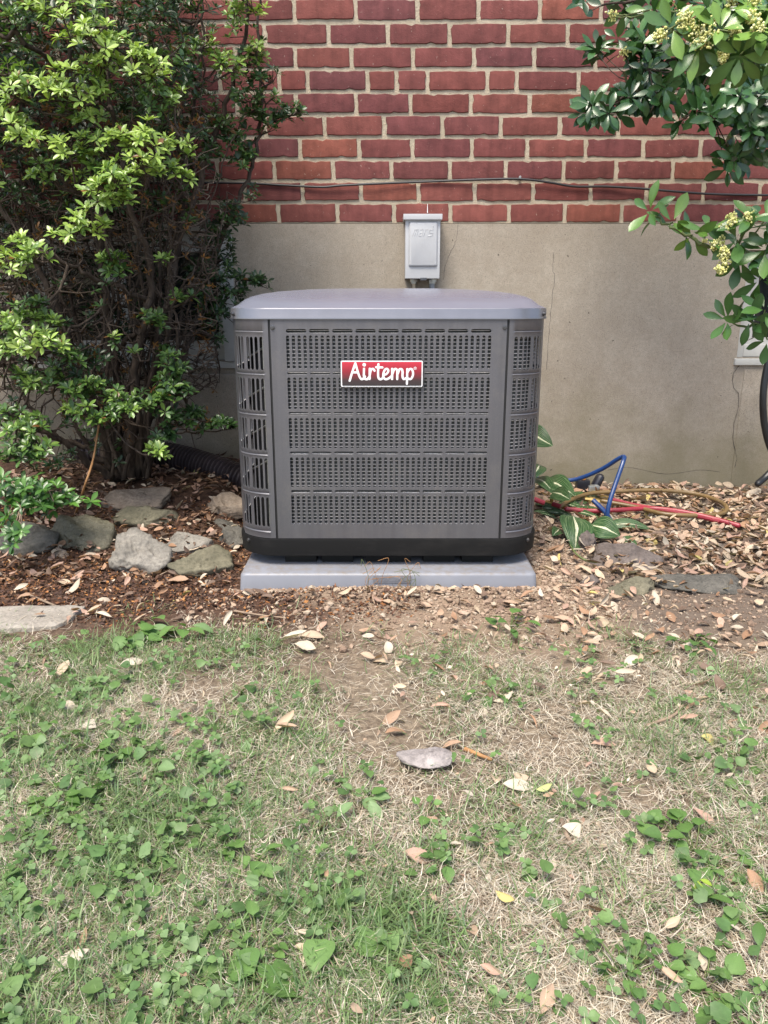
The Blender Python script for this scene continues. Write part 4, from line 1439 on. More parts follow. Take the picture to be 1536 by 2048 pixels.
fl = [(1370, 40, 1.70, 26, 20), (1395, 62, 1.69, 30, 22), (1378, 45, 1.70, 22, 16), (1415, 75, 1.68, 34, 24), (1400, 80, 1.68, 20, 16), (1322, 68, 1.72, 18, 13), (1320, 75, 1.72, 14, 10), (1425, 40, 1.70, 18, 14), (1470, 65, 1.67, 22, 14), (1506, 40, 1.66, 24, 16), (1515, 60, 1.65, 26, 18), (1460, 5, 1.70, 20, 14), (1510, 3, 1.68, 18, 12), (1450, 110, 1.68, 16, 10), (1445, 120, 1.68, 12, 8), (1226, 35, 2.3, 12, 9), (1222, 28, 2.3, 12, 8),
      (1465, 435, 1.76, 18, 10), (1460, 450, 1.76, 20, 12), (1495, 430, 1.75, 16, 9), (1502, 440, 1.75, 14, 9), (1428, 490, 1.78, 20, 12), (1440, 482, 1.78, 18, 10), (1448, 510, 1.77, 22, 12), (1448, 500, 1.77, 14, 9), (1442, 535, 1.77, 18, 10), (1440, 540, 1.77, 14, 9), (1450, 525, 1.77, 16, 9), (1410, 480, 1.79, 8, 5)]
shrub('flowering_shrub', b0, 'glossy leaved shrub with pale yellow flower clusters reaching in from the right', stems, fp, GP, fl, .057, 31)
# the dark one against the wall
b1 = Vector((1.75, 2.85, .02))
bp = []
r5 = random.Random(77)
for (x, y, Y, n_, sp) in [(1160, 10, 2.5, 2, 40), (1230, 20, 2.6, 4, 50), (1240, 70, 2.75, 5, 40), (1215, 110, 2.8, 4, 28), (1280, 120, 2.8, 6, 45), (1290, 60, 2.7, 6, 50), (1340, 140, 2.75, 5, 45), (1260, 160, 2.8, 4, 35), (1240, 190, 2.75, 5, 30), (1200, 215, 2.7, 4, 25), (1180, 235, 2.68, 3, 18), (1230, 240, 2.72, 4, 26), (1285, 200, 2.76, 6, 35), (1320, 215, 2.76, 4, 26), (1290, 180, 2.8, 5, 40), (1350, 90, 2.7, 5, 50),
                         (1400, 210, 2.7, 5, 35), (1440, 190, 2.65, 6, 40), (1480, 220, 2.6, 7, 40), (1510, 190, 2.55, 7, 45), (1450, 250, 2.62, 5, 35), (1500, 270, 2.6, 6, 40), (1530, 240, 2.55, 6, 40), (1480, 310, 2.62, 5, 30), (1470, 330, 2.62, 3, 20), (1530, 300, 2.6, 5, 30), (1360, 240, 2.72, 2, 14), (1400, 160, 2.8, 6, 40), (1420, 120, 2.8, 6, 40), (1500, 140, 2.75, 7, 50), (1380, 20, 2.8, 6, 60), (1560, 200, 2.6, 8, 60), (1600, 100, 2.6, 8, 60), (1480, 40, 2.75, 7, 60)]:
    for k in range(max(1, int(n_ * .72))):
        bp.append((x + r5.gauss(0, .5) * sp, y + r5.gauss(0, .4) * sp, Y + r5.uniform(-.12, .12), (r5.uniform(-.9, .5), -.6, r5.uniform(-.4, .8)), r5.randint(5, 7), r5.choice((3, 3, 4, 4, 5))))
stems = [([b1, Vector((1.72, 2.85, .7)), Vector((1.6, 2.8, 1.3)), Vector((1.45, 2.75, 1.9))], .024, .010),
         ([Vector((1.62, 2.82, 1.2)), PY(1600, 200, 2.6), PY(1500, 230, 2.62), PY(1440, 220, 2.66)], .009, .003),
         ([Vector((1.55, 2.8, 1.5)), PY(1560, 90, 2.7), PY(1440, 90, 2.74), PY(1330, 130, 2.76), PY(1250, 190, 2.74), PY(1190, 225, 2.7)], .010, .003),
         ([Vector((1.45, 2.75, 1.85)), PY(1450, -20, 2.7), PY(1320, 0, 2.65), PY(1200, 8, 2.55)], .008, .003)]
shrub('evergreen_shrub', b1, 'dark glossy evergreen shrub hanging in front of the upper brick wall', stems, bp, GP, [(1245, 105, 2.72, 16, 12), (1250, 100, 2.72, 12, 8)], .064, 52, wood='bark')

# ------------------------------------------------------------------ drain pipe, hoses, gauge set, black frame
pp = smooth_path([PY(150, 905, 3.0), PY(260, 905, 2.98), PY(350, 915, 2.94), PY(420, 935, 2.88), PY(495, 962, 2.8), PY(560, 985, 2.74)], 40)
pr = [.050 + .0045 * math.sin(i * .5 * math.pi) if i % 2 else .050 + (.0045 if (i // 2) % 2 else -.0035) for i in range(len(pp))]
dr = MB().tube(pp, pr, 20)
tag(dr.build('drain_pipe', M['pipe'], None, 60), 'dark brown corrugated drain pipe on the bed behind the stones', 'pipe')

bl = empty('blue_hose', G(1222, 1046), 'blue refrigerant hose arching up beside the condenser', 'hose')
pts = [PY(1000, 930, 2.80), PY(1062, 953, 2.80), PY(1100, 961, 2.78), PY(1150, 959, 2.76), PY(1200, 940, 2.72), PY(1236, 918, 2.68), PY(1248, 914, 2.66), PY(1246, 925, 2.63), PY(1232, 965, 2.60), PY(1219, 1005, 2.57), PY(1215, 1030, 2.56), PY(1220, 1044, 2.56)]
MB().tube(smooth_path(pts, 8), .0078, 12, round_=True).build('tube', M['blue'], bl)
MB().tube(smooth_path([PY(1223, 1044, 2.57), PY(1210, 1024, 2.62), PY(1192, 1006, 2.66), PY(1186, 1000, 2.67)], 5), .0085, 10).build('tube', M['blue'], bl)
rd = empty('red_hose', G(1300, 1020), 'red refrigerant hose with brass fittings lying on the leaves', 'hose')
gl = lambda x, y, u=.012: G(x, y, u + .020)
MB().tube(smooth_path([PY(1040, 985, 2.60), PY(1070, 999, 2.58), PY(1088, 1006, 2.58)], 5), .0088, 10).build('tube', M['red'], rd)
MB().tube(smooth_path([gl(1133, 1018, .02), gl(1180, 1022), gl(1240, 1020), gl(1300, 1017), gl(1360, 1023), gl(1420, 1036), gl(1476, 1051, .006)], 8), .0088, 12, round_=True).build('tube', M['red'], rd)
MB().tube(smooth_path([gl(1105, 1008, .03), gl(1121, 1013, .025)], 3), .0088, 10).build('tube', M['red'], rd)
MB().tube(smooth_path([gl(1226, 1000, .02), gl(1270, 1011, .012), gl(1340, 1022, .01), gl(1400, 1033, .01), gl(1440, 1043, .008)], 6), .0085, 10).build('tube', M['red'], rd)
for a, b, u in (((1087, 1006), (1103, 1009), .03), ((1119, 1013), (1134, 1018), .022)):
    p, q = G(*a, u), G(*b, u)
    m = MB().tube([p, p.lerp(q, .3), p.lerp(q, .31), p.lerp(q, .6), p.lerp(q, .61), q], [.009, .009, .012, .012, .0095, .0095], 8)
    m.build('fitting', M['brass'], rd, 30)
p = G(1102, 1003, .04)
MB().tube([p + Vector((0, 0, -.01)), p + Vector((.004, 0, .012))], .007, 8).build('fitting', M['brass'], rd)
br = empty('brown_hose', G(1380, 986), 'thin brown hose coiled in a loop on the leaf litter', 'hose')
MB().tube(smooth_path([gl(1120, 1013, .02), gl(1142, 1000, .02), gl(1180, 988, .015), gl(1240, 983), gl(1310, 981), gl(1380, 986), gl(1430, 999), gl(1453, 1014), gl(1444, 1027), gl(1400, 1031), gl(1330, 1028), gl(1270, 1014), gl(1205, 1002, .018)], 8), .0078, 12, round_=True).build('tube', M['brown'], br)
mf = empty('gauge_manifold', G(1170, 985), 'black gauge manifold with brass fittings half under the hosta leaves', 'gauge set')
p = G(1165, 985, .0)
MB().box((p.x - .03, p.y - .02, p.z + .005), (p.x + .025, p.y + .02, p.z + .055), .012).build('gauge', M['gauge'], mf, 50)
MB().box((p.x - .028, p.y - .012, p.z + .055), (p.x + .006, p.y + .016, p.z + .062), .003).build('dial', M['orange'], mf)
MB().tube([(p.x + .05, p.y + .01, p.z + .02), (p.x + .07, p.y + .02, p.z + .055)], .019, 12, round_=True).build('knob', M['gauge'], mf)
MB().box((p.x + .015, p.y - .035, p.z + .012), (p.x + .06, p.y + .0, p.z + .034), .005).build('body', M['zinc'], mf, 50)
for k, (a, b) in enumerate([((1170, 998), (1190, 1000)), ((1178, 1004), (1188, 1008)), ((1185, 1000), (1200, 1004)), ((1203, 993), (1215, 998)), ((1160, 993), (1172, 999))]):
    A_, B_ = G(*a, .022), G(*b, .02)
    MB().tube([A_, A_.lerp(B_, .45), A_.lerp(B_, .46), B_], [.008, .008, .0105, .0105], 7).build('fitting', M['brass'], mf, 30)
kf = empty('black_frame', G(1525, 965), 'curved black tubular frame standing at the foot of the wall below the window', 'frame')
MB().tube(smooth_path([PY(1580, 640, 2.98), PY(1548, 690, 2.97), PY(1532, 745, 2.96), PY(1526, 800, 2.95), PY(1530, 855, 2.95), PY(1545, 905, 2.95), PY(1580, 960, 2.95)], 6), .013, 12).build('hoop', M['black_metal'], kf)
MB().tube(smooth_path([PY(1580, 905, 2.94), PY(1550, 935, 2.93), PY(1530, 955, 2.92), PY(1516, 967, 2.9)], 5), .013, 12, round_=True).build('leg', M['black_metal'], kf)

# ------------------------------------------------------------------ hosta
hs = empty('hosta_plant', G(1120, 1020), 'variegated hosta with cream striped leaves flattened beside the condenser', 'plant')
def hosta_leaf(base, tip, up, width, bend=.1, fold=.12, n=10, m_=6):
    b, t = Vector(base), Vector(tip)
    d = t - b; L = d.length; d.normalize()
    u = Vector(up); u = (u - d * u.dot(d)).normalized(); s = u.cross(d)
    vs, uv = [], []
    for i in range(n + 1):
        q = i / n
        w = width / 2 * (math.sin(math.pi * q ** .75) ** .75 if 0 < q < 1 else .01)
        c_ = b + d * L * q + u * (bend * L * math.sin(q * math.pi))
        for j in range(m_ + 1):
            f = j / m_ * 2 - 1
            vs.append(c_ + s * w * f + u * (abs(f) * w * fold + .0015 * math.sin(f * 14) * (0 < q < 1)))
            uv.append((q, .5 + f * .5))
    fs = [(i * (m_ + 1) + j, i * (m_ + 1) + j + 1, (i + 1) * (m_ + 1) + j + 1, (i + 1) * (m_ + 1) + j) for i in range(n) for j in range(m_)]
    o = MB().add(vs, fs).build('leaf', M['hosta'], hs, 180)
    ul = o.data.uv_layers.new(name='uv')
    for li, lp in enumerate(o.data.loops): ul.data[li].uv = uv[lp.vertex_index]
    return o
vw = (0, -.8, .6)
hosta_leaf(PY(1045, 862, 2.75), PY(1106, 892, 2.66), (0, -1, .35), .085, .1)
hosta_leaf(PY(1080, 930, 2.72), PY(1062, 960, 2.62), vw, .06, .15)
hosta_leaf(PY(1080, 968, 2.74), PY(1150, 992, 2.58), (-.1, -.6, .8), .095, .15)
hosta_leaf(PY(1060, 960, 2.76), PY(1110, 990, 2.6), (.1, -.6, .8), .07, .15)
hosta_leaf(PY(1105, 985, 2.6), PY(1142, 1000, 2.5), (0, -.9, .4), .06, .1)
hosta_leaf(PY(1146, 1032, 2.46), PY(1150, 1102, 2.30), (.1, -1, .55), .115, .12)
hosta_leaf(PY(1182, 1050, 2.42), PY(1240, 1072, 2.36), (-.1, -.8, .7), .085, .12)
hosta_leaf(PY(1120, 1058, 2.40), PY(1105, 1072, 2.34), (.0, -.8, .7), .04, .1)
hosta_leaf(G(1215, 1052, .012), G(1300, 1058, .01), (0, -.3, 1), .06, .1)
hosta_leaf(G(1235, 1080, .012), G(1275, 1090, .01), (0, -.3, 1), .05, .1)
for k in range(26):
    x = 1066 + k * 3.4; y = 994 + rr.uniform(-8, 34)
    a = G(x, y, rr.uniform(.006, .03)); b = G(x + rr.uniform(30, 65), y + rr.uniform(2, 18), rr.uniform(.004, .02))
    hosta_leaf(a, b, (rr.uniform(-.3, .3), -.5, .9), rr.uniform(.010, .03), .08, .3, 6, 2)

# ------------------------------------------------------------------ stones
def rock(px, py, w, h, matn, label, seed, squash=1.0, group=None, facets=11, deep=.75, name='stone', lift=0.0):
    rr = np.random.default_rng(seed)
    base = G(px, py + h * .28)
    s = zcam(base) / F
    W2, H2, D2 = w * s / 2 * 1.22, max(.018, h * s * .74) * squash, w * s / 2 * deep
    bm = bmesh.new()
    bmesh.ops.create_icosphere(bm, subdivisions=5, radius=1)
    D = np.array([v.co[:] for v in bm.verts])
    N = rr.normal(size=(facets, 3)); N /= np.linalg.norm(N, axis=1)[:, None]
    hN = rr.uniform(.42, .9, facets)
    N[0] = np.array([rr.uniform(-.25, .25), -.45, .85]); N[0] /= np.linalg.norm(N[0]); hN[0] = rr.uniform(.42, .55)
    dots = D @ N.T
    rad = np.where(dots > .05, hN[None] / np.maximum(dots, .05), 9)
    k = 60.0
    R = -np.log(np.exp(-k * np.minimum(rad, 3)).sum(1) + np.exp(-k * 1.08)) / k
    q = D * 3
    nz_ = sum(np.sin(q @ rr.normal(size=3) * f + rr.uniform(0, 6)) * a for f, a in ((.8, .04), (1.3, .04), (2.2, .028), (3.9, .018), (6.5, .014), (9, .010), (13, .008), (18, .006)))
    rid = np.abs(np.sin((D @ rr.normal(size=3)) * 9 + 2 * nz_ * 10)) * .018
    V = D * (R + nz_ + rid)[:, None]
    V = V / np.abs(V).max(0)
    ax = rr.uniform(-.15, .15)
    V = V * np.array([W2, D2, H2])
    zc_ = V[:, 2]
    V[:, 2] = np.where(zc_ < 0, zc_ * .5, zc_)
    for v, p in zip(bm.verts, V): v.co = p
    me = bpy.data.meshes.new(name)
    bm.to_mesh(me); bm.free()
    me.materials.append(M[matn])
    me.polygons.foreach_set('use_smooth', np.ones(len(me.polygons), bool))
    o = link(name, me)
    o.location = base + Vector((0, D2 * .35, H2 * .12 - .004 + lift))
    o.rotation_euler = (rr.uniform(-.06, .06), rr.uniform(-.08, .08), rr.uniform(-.25, .25))
    return tag(o, label, 'stone', group)

BG = 'stones edging the planting bed'
rock(40, 1077, 120, 78, 'rock_dark', 'smooth dark stone half under the low leafy shoots', 1, 1, BG, 7)
rock(160, 1068, 125, 82, 'rock_moss', 'rough mossy stone with glinting flecks next to the dark stone', 2, 1.05, BG, 8)
rock(262, 998, 128, 52, 'rock_tan', 'long pale tan rock behind the others at the azalea base', 3, 1.1, BG)
rock(290, 1038, 108, 54, 'rock_green', 'flat greenish stone in front of the long tan rock', 4, 1.0, BG)
rock(266, 1114, 128, 84, 'rock_grey', 'largest pale grey pointed stone at the front of the bed', 5, 1.1, BG)
rock(362, 1080, 104, 52, 'rock_grey', 'flat mid grey stone behind the olive wedge stone', 6, 1.0, BG)
rock(392, 1131, 120, 62, 'rock_green', 'olive grey wedge shaped stone nearest the equipment pad', 7, 1.0, BG)
rock(440, 1010, 92, 62, 'rock_tan', 'blocky brown rock close to the condenser side', 8, 1.1, BG)
rock(466, 1078, 50, 40, 'rock_dark', 'small dark grey angular stone against the condenser corner', 9, 1.1, BG)
rock(122, 1108, 40, 24, 'rock_tan', 'small pinkish tan stone below the mossy stone', 10, 1.1, BG)
rock(450, 1050, 46, 22, 'rock_dark', 'small flat grey stone above the angular corner stone', 11, 1, BG)
rock(443, 1103, 22, 18, 'rock_pink', 'pale tan pebble near the pad corner', 12, 1, BG)
rock(1180, 1090, 42, 44, 'rock_purple', 'small upright brown stone under the large hosta leaf', 13, 1.2)
rock(1250, 1112, 130, 56, 'rock_purple', 'broad purplish brown stone right of the hosta', 14, 1.05, None, 10)
rock(1265, 1173, 120, 36, 'rock_green', 'flat olive stone low in the leaf litter', 15, .95)
rock(1405, 1166, 175, 40, 'rock_dark', 'long flat dark grey stone under the fallen leaves', 16, 1.0, None, 8, .5)
rock(1178, 1160, 40, 36, 'rock_purple', 'small brown stone half sunk in the dirt right of the pad', 17, .8)
rock(853, 1522, 100, 62, 'rock_pink', 'single pale pinkish grey stone lying in the lawn', 18, .5, None, 7, .8, lift=.020)
# stepping slab at the left edge
P4 = [G(-40, 1222), G(120, 1217), G(172, 1218), (G(150, 1236)), G(112, 1258), G(20, 1266), G(-60, 1262)]
cen = sum(P4, Vector()) / len(P4)
rr = random.Random(4)
poly = []
for i, p in enumerate(P4):
    q = P4[(i + 1) % len(P4)]
    for k in range(5): poly.append(p.lerp(q, k / 5) + Vector((rr.uniform(-.005, .005), rr.uniform(-.005, .005), 0)))
k = len(poly)
m = MB()
lev = [(1.0, -.02), (1.0, .008), (.985, .012), (.94, .0135), (.6, .0145)]
vs = [(cen.x + (p.x - cen.x) * f, cen.y + (p.y - cen.y) * f, z) for f, z in lev for p in poly] + [(cen.x, cen.y, .0145)]
fs = [(L * k + i, L * k + (i + 1) % k, (L + 1) * k + (i + 1) % k, (L + 1) * k + i) for L in range(4) for i in range(k)] + [(4 * k + i, 4 * k + (i + 1) % k, 5 * k) for i in range(k)]
o = m.add(vs, fs).build('stepping_stone', M['slab'], None, 40, fixn=True)
tag(o, 'flat grey stepping slab set flush in the ground at the left edge', 'stepping stone')

# ------------------------------------------------------------------ sticks
def stick(pts, r, matn, label):
    P = smooth_path(pts, 5)
    q = random.Random(len(label))
    m = MB().tube(P, [r * (1 - .4 * i / len(P)) * q.uniform(.9, 1.12) for i in range(len(P))], 7)
    tag(m.build('stick', M[matn], None, 60), label, 'stick')
stick([G(150, 1030), PY(170, 970, 2.28), PY(186, 920, 2.34), PY(196, 860, 2.4), PY(206, 800, 2.46)], .0042, 'stick', 'orange brown stick leaning up into the azalea')
stick([G(62, 1192, .006), G(95, 1205, .008), G(118, 1215, .004)], .004, 'twig', 'short dark twig above the stepping slab')
stick([G(468, 1222, .006), G(520, 1230, .008), G(572, 1236, .006)], .003, 'twig', 'pale thin twig below the left end of the pad')
stick([G(1290, 1452, .012), G(1345, 1432, .016), G(1370, 1408, .012), G(1400, 1415, .01)], .0032, 'twig', 'forked brown twig lying on the right of the lawn')
stick([G(1123, 1640, .01), G(1132, 1668, .014), G(1150, 1695, .008)], .004, 'twig', 'short grey twig beside the large white leaf')
stick([G(930, 1498, .01), G(955, 1508, .014), G(985, 1520, .01)], .0045, 'stick', 'curled tan bark strip right of the lawn stone')
stick([G(1195, 1125, .02), G(1170, 1120, .02), G(1150, 1105, .03), PY(1140, 1090, 2.28)], .0035, 'greenbark', 'bent green stalk below the large hosta leaf')
stick([G(320, 1150, .004), G(340, 1140, .01), G(365, 1128, .012)], .002, 'twig', 'hair thin twig in front of the pointed grey stone')

# ------------------------------------------------------------------ fallen leaves
DLT = [leaf_template(1, w, sh, f, cu, 6, tw, wv, 60 + i) for i, (w, sh, f, cu, tw, wv) in enumerate([(.42, 1.0, .25, .5, .4, .04), (.46, 1.15, .1, -.5, -.5, .05), (.38, .9, .5, .8, .3, .03), (.5, 1.1, .3, .25, .8, .05), (.40, 1.2, .7, .4, -.3, .04), (.44, 1.0, -.3, -.8, .3, .05), (.36, 1.1, .9, .3, .6, .04), (.48, 1.0, .15, .1, .2, .03)])]
DLT += [leaf_template(1, .5, 1.0, .3, .6, 5, .5, .09, 80, cut=.62), leaf_template(1, .42, .9, .8, -.7, 6, .9, .06, 81), leaf_template(1, .55, 1.1, .2, 1.4, 6, .3, .07, 82, cut=.8), leaf_template(1, .34, 1.0, 1.1, 1.1, 6, .4, .05, 83)]
DLP = [(.60, .47, .33), (.56, .40, .28), (.50, .33, .22), (.62, .52, .40), (.43, .26, .16), (.55, .36, .27), (.66, .58, .46), (.34, .20, .12), (.62, .52, .20), (.50, .54, .22), (.16, .085, .055), (.10, .062, .045), (.22, .15, .11)]
DLP = [tuple(v * .70 for v in q) for q in DLP]
dl = Leaves(DLT, DLP, M['dryleaf'])
def flatR(az, tilt, roll, rr):
    return np.array((Matrix.Rotation(az, 3, 'Z') @ Matrix.Rotation(tilt, 3, 'Y') @ Matrix.Rotation(roll, 3, 'X')))
r6 = random.Random(90)
HERO = [(572, 1447, 64, 40, 0, 'large cream leaf propped on a second leaf in the left lawn'), (572, 1458, 50, -160, 1, 'orange tinted leaf under the large cream leaf'), (126, 1336, 46, 80, 0, 'upright pale tan leaf in the upper left lawn'), (139, 1410, 44, -50, 3, 'pale pink tipped leaf in the left lawn grass'),
        (185, 1448, 52, 28, 6, 'long cream leaf on the grass left of the dry patch'), (265, 1322, 56, 18, 6, 'wide cream leaf below the broadleaf weed'), (135, 1922, 88, 34, 6, 'long yellowish cream leaf at the lower left'), (612, 1866, 54, -8, 3, 'curved pale leaf above the round violet leaves'), (613, 1896, 58, -18, 0, 'folded tan leaf touching the round violet leaves'),
        (578, 1577, 42, 0, 1, 'oval pinkish leaf alone left of the lawn stone'), (1303, 1537, 44, -85, 0, 'upright oval tan leaf in the right lawn'), (1036, 1570, 64, -8, 6, 'broad white leaf below the lawn stone to its right'), (1090, 1577, 36, 5, 9, 'round yellow green leaf beside the broad white leaf'), (1155, 1660, 66, -14, 6, 'large white torn leaf beside the grey twig'),
        (1010, 1797, 48, -42, 8, 'bright yellow leaf in the lower lawn'), (985, 1942, 56, -30, 5, 'pinkish folded leaf near the bottom of the lawn'), (1095, 1995, 70, 60, 1, 'long orange tan leaf at the bottom of the lawn'), (1345, 1847, 42, 25, 0, 'small tan leaf beside the yellow green sprout'), (1405, 1920, 44, 80, 3, 'oval pale leaf on dark soil at the lower right'),
        (1340, 1955, 58, -48, 1, 'long tan leaf in the clover at the lower right'), (1424, 1476, 46, -18, 8, 'yellowish oval leaf at the right of the lawn'), (1208, 1483, 56, 4, 5, 'torn pink brown leaf in the middle right lawn'), (993, 1547, 52, 84, 0, 'upright tan leaf right of the lawn stone'), (1455, 1532, 40, -20, 3, 'small pale leaf near the right edge of the lawn'),
        (1105, 1726, 54, 70, 3, 'narrow pale leaf standing in the central grass'), (655, 1752, 36, -70, 2, 'small orange leaf among round green leaves'), (880, 1410, 44, 6, 5, 'small tan leaf above the lawn stone'), (455, 1236, 48, 75, 6, 'whitish leaf standing at the lawn edge left of centre'), (590, 1278, 60, -8, 6, 'pale leaf in the small heap left of centre at the lawn edge'),
        (610, 1290, 50, -22, 3, 'second pale leaf in the small heap at the lawn edge'), (625, 1268, 52, 10, 0, 'tan leaf on top of the small heap at the lawn edge'), (735, 1309, 34, -20, 1, 'small tan leaf on bare dirt left of centre'), (778, 1292, 36, -80, 6, 'whitish curled leaf at the centre lawn edge'), (1262, 1322, 48, 40, 6, 'whitish leaf on top of the small heap in the right lawn'),
        (1250, 1350, 50, -20, 3, 'rounded pale leaf at the bottom of the right heap'), (1280, 1318, 48, 70, 0, 'tan leaf behind the whitish leaf of the right heap'), (150, 1176, 46, 35, 3, 'pale curled leaf on the orange mulch chips'), (47, 1179, 48, -8, 6, 'long pale leaf on the mulch above the stepping slab'), (126, 1163, 38, -4, 0, 'flat tan leaf on the mulch below the tan stone'), (355, 1158, 46, 18, 2, 'orange leaf leaning on the olive wedge stone'),
        (497, 1186, 30, -10, 3, 'pale leaf at the left corner of the pad'), (205, 1228, 44, -15, 6, 'cream leaf right of the stepping slab'), (190, 1222, 36, 10, 0, 'tan leaf at the tip of the stepping slab'), (212, 1198, 44, 0, 3, 'pale split leaf on the mulch right of the slab'), (825, 1187, 34, 30, 3, 'pale leaf against the front of the pad'), (885, 1180, 36, 10, 1, 'tan leaf leaning on the pad front'), (1120, 1098, 26, 20, 2, 'orange leaf on the dirt mound beside the condenser'),
        (395, 940, 34, 75, 9, 'pale green leaf standing on the bed before the pipe'), (1098, 1590, 26, 0, 2, 'orange scrap below the round yellow green leaf'), (180, 1108, 30, 10, 3, 'pale leaf wedged below the mossy stone'), (108, 1085, 24, 85, 3, 'pale leaf stuck between the two left stones')]
for (px, py, L, an, ci, lab) in HERO:
    p = G(px, py, (.019 if py > 1240 else .012))
    s = zcam(p) / F
    R = np.array(Matrix.Rotation(r6.uniform(.15, .5), 3, 'X')) @ flatR(math.radians(an * 1.0), r6.uniform(-.22, .02), r6.uniform(-.25, .25), r6)
    sc = L * s * .96
    c0 = np.array(p) - R[:, 0] * sc * .5
    o = dl.single((c0, R, sc, r6.choice((0, 1, 2, 3, 7, 5, 6, 8, 9, 9, 10, 3)), ci), 'fallen_leaf')
    tag(o, lab, 'leaf')
def dens(x, y):
    """fallen leaf density from the look of the place"""
    d = 6.0
    if y > 1.98 and x > .47: d = 560 if x > .62 else 130
    if y > 2.0 and x < -.40: d = 380 if y < 2.3 else 560
    if 1.52 < y <= 1.98 and x > -.05: d = (150 if x < .35 else 230) * (1 - .5 * (y < 1.62))
    if 1.45 < y <= 1.98 and x > .75 and y < 1.75: d = 120
    if 1.70 < y <= 2.0 and x < -.1: d = 40
    if 1.2 < y <= 1.52 and x > 0: d = 48
    if y < 1.2 and x > .1: d = 11
    return d
cand = []
while len(cand) < 5400:
    x, y = r6.uniform(-1.4, 1.6), r6.uniform(.62, 3.1)
    if r6.random() > dens(x, y) / 560: continue
    if abs(x - CX) < .45 and 1.97 < y < 2.92: continue
    if .72 < x < 1.0 and 1.75 < y < 1.98 and r6.random() < .7: continue      # bare path at the right
    cand.append((x, y))
for x, y in cand:
    dark_bed = x < -.36 and y > 2.0
    ci = r6.choice((7, 10, 10, 11, 12, 12, 12, 4, 5, 5, 3)) if dark_bed else r6.choice((0, 0, 1, 1, 2, 3, 3, 4, 5, 5, 6, 1, 0, 7, 12, 12) if r6.random() < .93 else (8, 4, 7, 12))
    R = flatR(r6.uniform(0, 6.28), r6.gauss(0, .2), r6.gauss(0, .25), r6)
    if r6.random() < .12: R = flatR(r6.uniform(0, 6.28), r6.uniform(-.9, .9), r6.uniform(-1.2, 1.2), r6)
    sc = r6.uniform(.024, .058) if y > 1.98 and x > .45 else r6.uniform(.018, .048) if y > 1.3 else r6.uniform(.026, .05)
    if dark_bed: sc *= .95
    z = float(gz(x, y)) + (r6.uniform(.003, .024) if y > 1.98 else r6.uniform(.008, .018))
    dl.add(np.array((x, y, z)) - R[:, 0] * sc * .4, R, sc, r6.randrange(12), ci)
for x, y in np.array([(r6.uniform(-1, 1) * (yy * .62 + .1), yy) for yy in [r6.uniform(.6, 1.8) for _ in range(620)]]):
    R = flatR(r6.uniform(0, 6.28), r6.gauss(0, .4), r6.gauss(0, .5), r6)
    if r6.random() < .35 + .65 * (x > 0): dl.add(np.array((x, y, float(gz(x, y)) + r6.uniform(.008, .02))), R, r6.uniform(.008, .02), r6.randrange(12), r6.choice((0, 3, 6, 6, 1, 5, 3)))
one, rest = dl.split(300 - len(HERO))
for it in one:
    o = dl.single(it, 'fallen_leaf')
    x, y = it[0][0], it[0][1]
    cw = ('cream', 'tan', 'orange brown', 'pale pinkish', 'brown', 'pinkish', 'whitish', 'dark tan', 'yellow', 'yellow green', 'dark brown', 'blackish brown', 'grey brown')[it[4]]
    if y > 1.97 and x < -.3: tag(o, cw + ' withered leaf among the stones under the azalea', 'leaf', 'withered leaves under the azalea')
    elif y > 1.97: tag(o, cw + ' dry leaf in the thick litter right of the condenser', 'leaf', 'dry leaves littering the bed right of the condenser')
    elif y > 1.5: tag(o, 'small ' + cw + ' dry leaf scattered along the bare lawn edge', 'leaf', 'dry leaves along the lawn edge')
    else: tag(o, 'small ' + cw + ' leaf scrap lying loose in the thin lawn', 'leaf', 'small leaf scraps in the lawn')
o = dl.joined(rest, 'leaf_litter')
tag(o, 'thick litter of dry tan leaves on the bare soil', 'leaf litter', kind='stuff')

# ------------------------------------------------------------------ mulch chips and crumbs of soil
CHT = [leaf_template(1, .45, 1, .3, .5, 2, .3, .1, 90), leaf_template(1, .3, 1, .1, -.3, 2, -.3, .1, 91), leaf_template(1, .6, 1, -.3, .4, 2, .6, .1, 92)]
ch = Leaves(CHT, [(.22, .095, .036), (.30, .14, .05), (.14, .065, .034), (.09, .046, .03), (.055, .033, .026), (.34, .24, .16), (.12, .075, .055)], M['chips'])
k = 0
while k < 15000:
    x, y = r6.uniform(-1.35, .1), r6.uniform(1.72, 2.55)
    d = 1.0 if x < -.35 else (.75 if y < 1.99 else 0)
    if y > 2.2: d *= .6
    d *= float(sstep(1.70, 1.88, y + .08 * fnoise(x, y, 2, 9)))
    if x > -.2: d *= float(sstep(.15, -.2, x + .2 * fnoise(x, y, 2, 8)))
    if r6.random() > d: continue
    if abs(x - CX) < .42 and y > 1.975: continue
    ch.add((x, y, float(gz(x, y)) + r6.uniform(.001, .006)), flatR(r6.uniform(0, 6.28), r6.gauss(0, .4), r6.gauss(0, .5), r6), r6.uniform(.006, .018), r6.randrange(3), r6.choice((0, 1, 2, 2, 3, 3, 3, 4, 4, 4, 5, 6, 6)))
    k += 1
tag(ch.joined(ch.items, 'mulch_chips', jitter=.3), 'orange brown mulch chips covering the bed left of the pad', 'mulch', kind='stuff')

